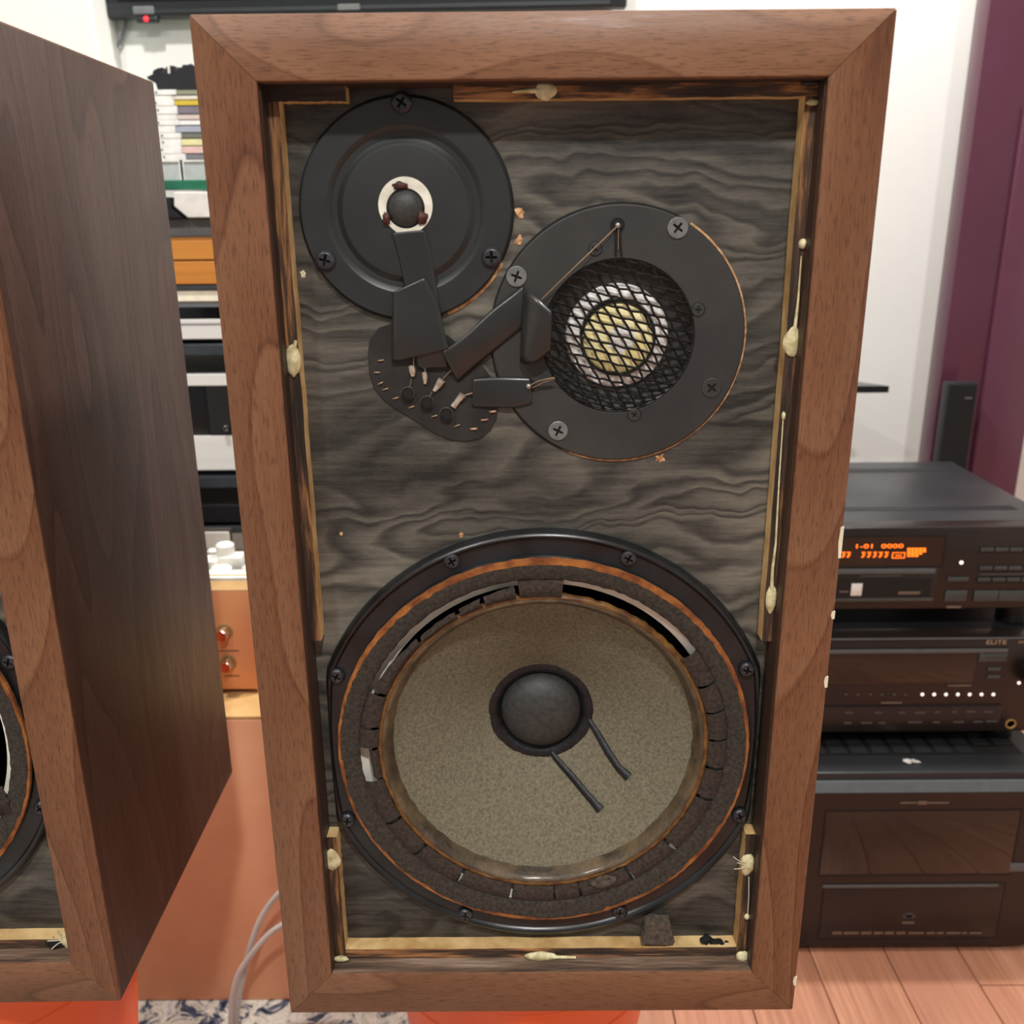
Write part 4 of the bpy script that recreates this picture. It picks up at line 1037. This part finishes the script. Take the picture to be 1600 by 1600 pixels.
for x_ in (1441, 1459.5, 1478, 1496.5, 1515, 1533.5, 1552): B.dot(x_, 1085, .0023, 'white_glow')  # plain white dots given an added glow so they read bright
for x_ in (1397, 1415, 1378, 1360, 1341, 1322): B.dot(x_, 1085.5, .0017, 'hifi_btn', 'button')
B.dot(1592, 1067, .0023, 'white_glow')
B.rect('groove', 1255, 1100, 1563, 1102.5, .0003, .001, 'hifi_groove', 0, xmin=-hw2 + .01)
B.rect('flap_door', 1255, 1104, 1563, 1141, .0010, .0, 'hifi', .0006, xmin=-hw2 + .01)
for a, c, yv in ((1403, 1414, 1113), (1429, 1446, 1113), (1460, 1468, 1112), (1487, 1494, 1112), (1510, 1523, 1111.5), (1536, 1551, 1111.5), (1418, 1440, 1128), (1457, 1468, 1128), (1489, 1505, 1127.5), (1521, 1535, 1127), (1540, 1557, 1126.5), (1372, 1383, 1129), (1345, 1362, 1129), (1318, 1330, 1129), (1320, 1332, 1113), (1366, 1378, 1113)): B.print(a, c, yv, 3.2, 'print_g')
for a, c, yv in ((1481, 1517, 1071), (1376, 1409, 1098)): B.print(a, c, yv, 2)
x, z = B.p(1579, 1131); MB().lathe(x, z, [(.0075, .0), (.0075, -.0012), (.0058, -.0015), (.0052, .0), (.0001, .0)], 28).build('headphone_socket', 'gold', B.o, smooth=40)
x, z = B.p(1622, 1046); MB().lathe(x, z, [(.024, .0), (.024, -.014), (.022, -.016), (.0001, -.016)], 40).build('volume_knob', 'hifi', B.o, smooth=40)
x, z = B.p(1556.5, 1003.5); text('ELITE', 'lettering', 'print_b', B.o, (x, -.0006, z), .009, width=.0265)
B.print(1590, 1606, 1003, 4)

# disc changer on top
yC = .632; zC = zB + zb1 + .0
K = Unit('disc_changer', 'black multi disc player with an orange lit display, top of the hi-fi stack', 'player', yC, zC)
zc0 = K.p(1450, 952)[1]; zc1 = K.p(1450, 824)[1]
MB().box(-hw2, hw2, 0, .03, zc0, zc1).build('front_panel', 'hifi', K.o, bevel=.0024, segs=3, smooth=40)
dep = at(1540, 720, 2, zC + zc1).y - yC
MB().box(-hw2, hw2, .0305, dep, zc0 + .001, zc1 - .0004).build('chassis', 'hifi_top', K.o, bevel=.002, smooth=40)
for ry in (.075, .082, .089, dep - .06, dep - .053, dep - .046): MB().box(-hw2 + .01, hw2 - .03, ry, ry + .004, zc1 - .0006, zc1 + .0006).build('lid_rib', 'hifi_top', K.o, bevel=.0005, segs=1)
for fx in (-.18, .18):
    for fy in (.04, dep - .04): MB().lathe_z(fx, fy, [(.021, .0002), (.021, zc0 + .003)], 24).build('foot', 'black', K.o)
wd = K.rect('display_window', 1310, 839, 1474, 884, .0002, .001, 'hifi_glass', 0, xmin=-hw2 + .05); quad_frame(K, 'window_groove', (1300, 839, 1474, 884), .0008, .0022, 'hifi_groove', wd)
x, z = K.p(1373, 853.5); text('1-01  0000', 'lettering', 'orange_led', K.o, (x, -.0006, z), .0085, width=.062)
b = MB()
for i, px in enumerate((1318, 1326, 1349, 1358, 1367, 1376, 1385)):
    x, z = K.p(px, 866); s = .0026
    b.box(x - s, x + s, -.0005, 0, z + .0022, z + .0032); b.box(x - s*.3, x + s*.3, -.0005, 0, z - .0035, z + .0022); b.box(x - s, x + s*.2, -.0005, 0, z - .0042, z - .0032); b.box(x - s*.2, x + s, -.0005, 0, z - .0012, z - .0004)
x, z = K.p(1404, 867); s = .0085
b.box(x - s, x + s, -.0005, 0, z + .0028, z + .0036).box(x - s, x + s, -.0005, 0, z - .0046, z - .0036).box(x - s, x - s + .001, -.0005, 0, z - .004, z + .003).box(x + s - .001, x + s, -.0005, 0, z - .004, z + .003).box(x - s*.5, x + s*.5, -.0005, 0, z - .0012, z - .0002)
b.build('display_symbol', 'orange_led', K.o, weld=False)
b = MB()
for r_ in range(4):
    for c_ in range(5 - (r_ > 1) - (r_ > 2)):
        x, z = K.p(1420 + c_*6, 857.5 + r_*3.6); b.box(x - .0021, x + .0021, -.0005, 0, z - .0012, z + .0012)
b.build('track_grid', 'orange_led', K.o, weld=False)
ld = K.rect('magazine_door', 1305, 889, 1463, 941, .0008, .001, 'hifi', .0008, xmin=-hw2 + .05); K.rect('door_lip', 1305, 889, 1462, 897, .0022, .0, 'hifi_bevel', .0008, xmin=-hw2 + .05)
K.rect('magazine_slot', 1305, 904, 1454, 933, .0011, .0, 'hifi_groove', 0, xmin=-hw2 + .055); K.rect('door_sill', 1305, 935, 1458, 940, .0016, .0, 'hifi_btn', .0005, xmin=-hw2 + .05)
K.rect('silver_label', 1330, 912, 1347, 931, .0016, .0, 'silver', .0003)
K.print(1403, 1437, 926, 5); K.print(1311, 1325, 924, 2.5); K.print(1343, 1408, 899.5, 2, 'print_g'); K.print(1478, 1501, 948, 4)
K.dot(1502, 879, .0026, 'white_glow')
for a, c, e, f in ((1481, 902, 1514, 909), (1477, 923, 1511, 940), (1522, 923, 1560, 940), (1561, 923, 1610, 940)): K.rect('button', a, c, e, f, .0022, .0, 'hifi_btn', .0008)
for yv, x_ in ((859, 1533), (888, 1531), (906, 1528)):
    K.rect('button_slot', x_ - 3, yv - 5, x_ + 100, yv + 5, .0004, .0, 'hifi_groove', 0)
    for i in range(4): K.rect('button', x_ + i*23, yv - 3, x_ + 20 + i*23, yv + 3, .0018, .0, 'hifi_btn', .0006)
K.print(1531, 1600, 897, 2, 'print_g')

# tall purple panel, black box in front of it, black side table
yq = 1.12
x0 = at(1500, 360, 1, yq).x; xx = at(1597, 705, 1, yq).x
t = thing('purple_panel', 'tall narrow glossy purple panel standing against the white wall', 'panel', (x0, yq, 0))
wq = xx - x0
MB().box(0, wq, 0, .05, 0.0005, 2.2).build('board', 'purple', t, bevel=.002, smooth=40)
xm = at(1592, 200, 1, yq).x - x0; zt_m = at(1594, 166, 1, yq).z
MB().box(xm, wq - .004, -.010, .0, .05, zt_m).build('raised_field', 'purple', t, bevel=.004, segs=3, smooth=40)
MAT['cab_black'] = plain('navy_black_board', '#121218', .5)
ys_ = 1.06
x0, xx, z0, z1 = span(1470, 598, 1524, 716, ys_)
x0 = at(1475, 650, 1, ys_).x; xx = at(1522, 650, 1, ys_).x
t = thing('black_cabinet', 'narrow black box standing in front of the purple panel', 'cabinet', ((x0 + xx)/2, ys_, 0))
MB().box(-(xx-x0)/2, (xx-x0)/2, 0, .022, .0005, z1).build('body', 'cab_black', t, bevel=.002, smooth=40)
MB().box(-(xx-x0)/2 + .003, (xx-x0)/2 - .003, -.002, .0, .01, z1 - .004).build('front_cloth', 'void', t)
p = at(1513, 622, 1, ys_ - .002); MB().box(p.x - (x0+xx)/2 - .006, p.x - (x0+xx)/2 + .006, -.003, -.001, p.z - .001, p.z + .001).build('name_plate', 'grey_pl', t)
zt = at(1365, 606, 1, 1.05).z
t = thing('side_table', 'thin black topped side table showing beside the open loudspeaker', 'table', (.52, 1.05, 0))
tip = at(1390, 603, 2, zt); tl = at(1345, 598, 2, zt)
MB().prism_z([(tip.x - .52, tip.y - 1.05), (tip.x - .60, tip.y - 1.05 + .10), (-.25, tip.y - 1.05 + .12), (-.25, tip.y - 1.05)], zt - .012, zt).build('top', 'tv_glass', t, bevel=.001)
lx = at(1339, 670, 1, 1.04).x - .52
for dx in (0, -.18): MB().box(lx + dx - .006, lx + dx + .006, tip.y - 1.05 + .03, tip.y - 1.05 + .042, .0005, zt - .0122).build('leg', 'black', t)

# ------------------------------------------------------------------ foam crumbs lying on the ledge
def crumb(poly, y0, y1, label):
    pts = [L(x, y, y0) for x, y in poly]
    o = MB().prism([(p.x, p.z + ZS) for p in pts], y0, y1).build('foam_crumb', 'foam_bit', None, bevel=.0005, segs=1)
    return tag(o, label, 'foam', 'foam crumbs on the ledge')
crumb([(1009, 1446), (1018, 1441), (1030, 1443), (1048, 1443), (1050, 1458), (1055, 1474), (1040, 1478), (1020, 1477), (1003, 1476), (1007, 1460)], .0135, .0225, 'square brown foam crumb standing on the ledge of the open loudspeaker')
def lump(px, py, w, h, label, mat='void'):
    p = L(px, py, .019); o = MB().ball((p.x, .019, p.z + ZS), (w, .003, h), 12, 7, lump=.9, seed=px).build('foam_crumb', mat, None, smooth=60)
    return tag(o, label, 'foam', 'foam crumbs on the ledge')
lump(1103, 1467, .0040, .0032, 'small black foam crumb in the right corner of the ledge, leftmost of three')
lump(1119, 1475, .0058, .0034, 'longer black foam crumb in the right corner of the ledge, middle of three')
lump(1140, 1480, .0056, .0036, 'round black foam crumb tucked in the far right corner of the ledge')

# glue and crumbs in the visible corner of the left loudspeaker
def left_glue(px, py, w, h, y): 
    p = at(px, py, 1, y + .0055); q = Vector((p.x + .4798, y, p.z - ZS)); 
    o = MB().ball((q.x, y, q.z), (w, .0022, h), 14, 8, lump=.3, seed=px).build('glue_blob', 'glue', lsp, smooth=60); return q
q = left_glue(102, 1478, .0052, .0062, .0140)
for d in ((-.004, .011), (-.012, .002), (-.010, -.005)):
    MB().tube([q, q + Vector((d[0]*.6, -.002, d[1]*.4)), q + Vector((d[0], -.0035, d[1]))], .0004, 6).build('glue_thread', 'gluew', lsp, smooth=60)
def left_crumb(px, py, w, h, label):
    p = at(px, py, 1, .024); o = MB().ball((p.x, .024, p.z), (w, .0035, h), 12, 7, lump=.8, seed=px).build('foam_crumb', 'void', None, smooth=60)
    tag(o, label, 'foam', 'foam crumbs on the left ledge')
left_crumb(86, 1474, .0062, .0034, 'black foam crumb on the ledge of the left loudspeaker, upper of two beside the glue')
left_crumb(94, 1494, .0046, .0040, 'rounder black foam crumb below the glue on the left loudspeaker ledge')
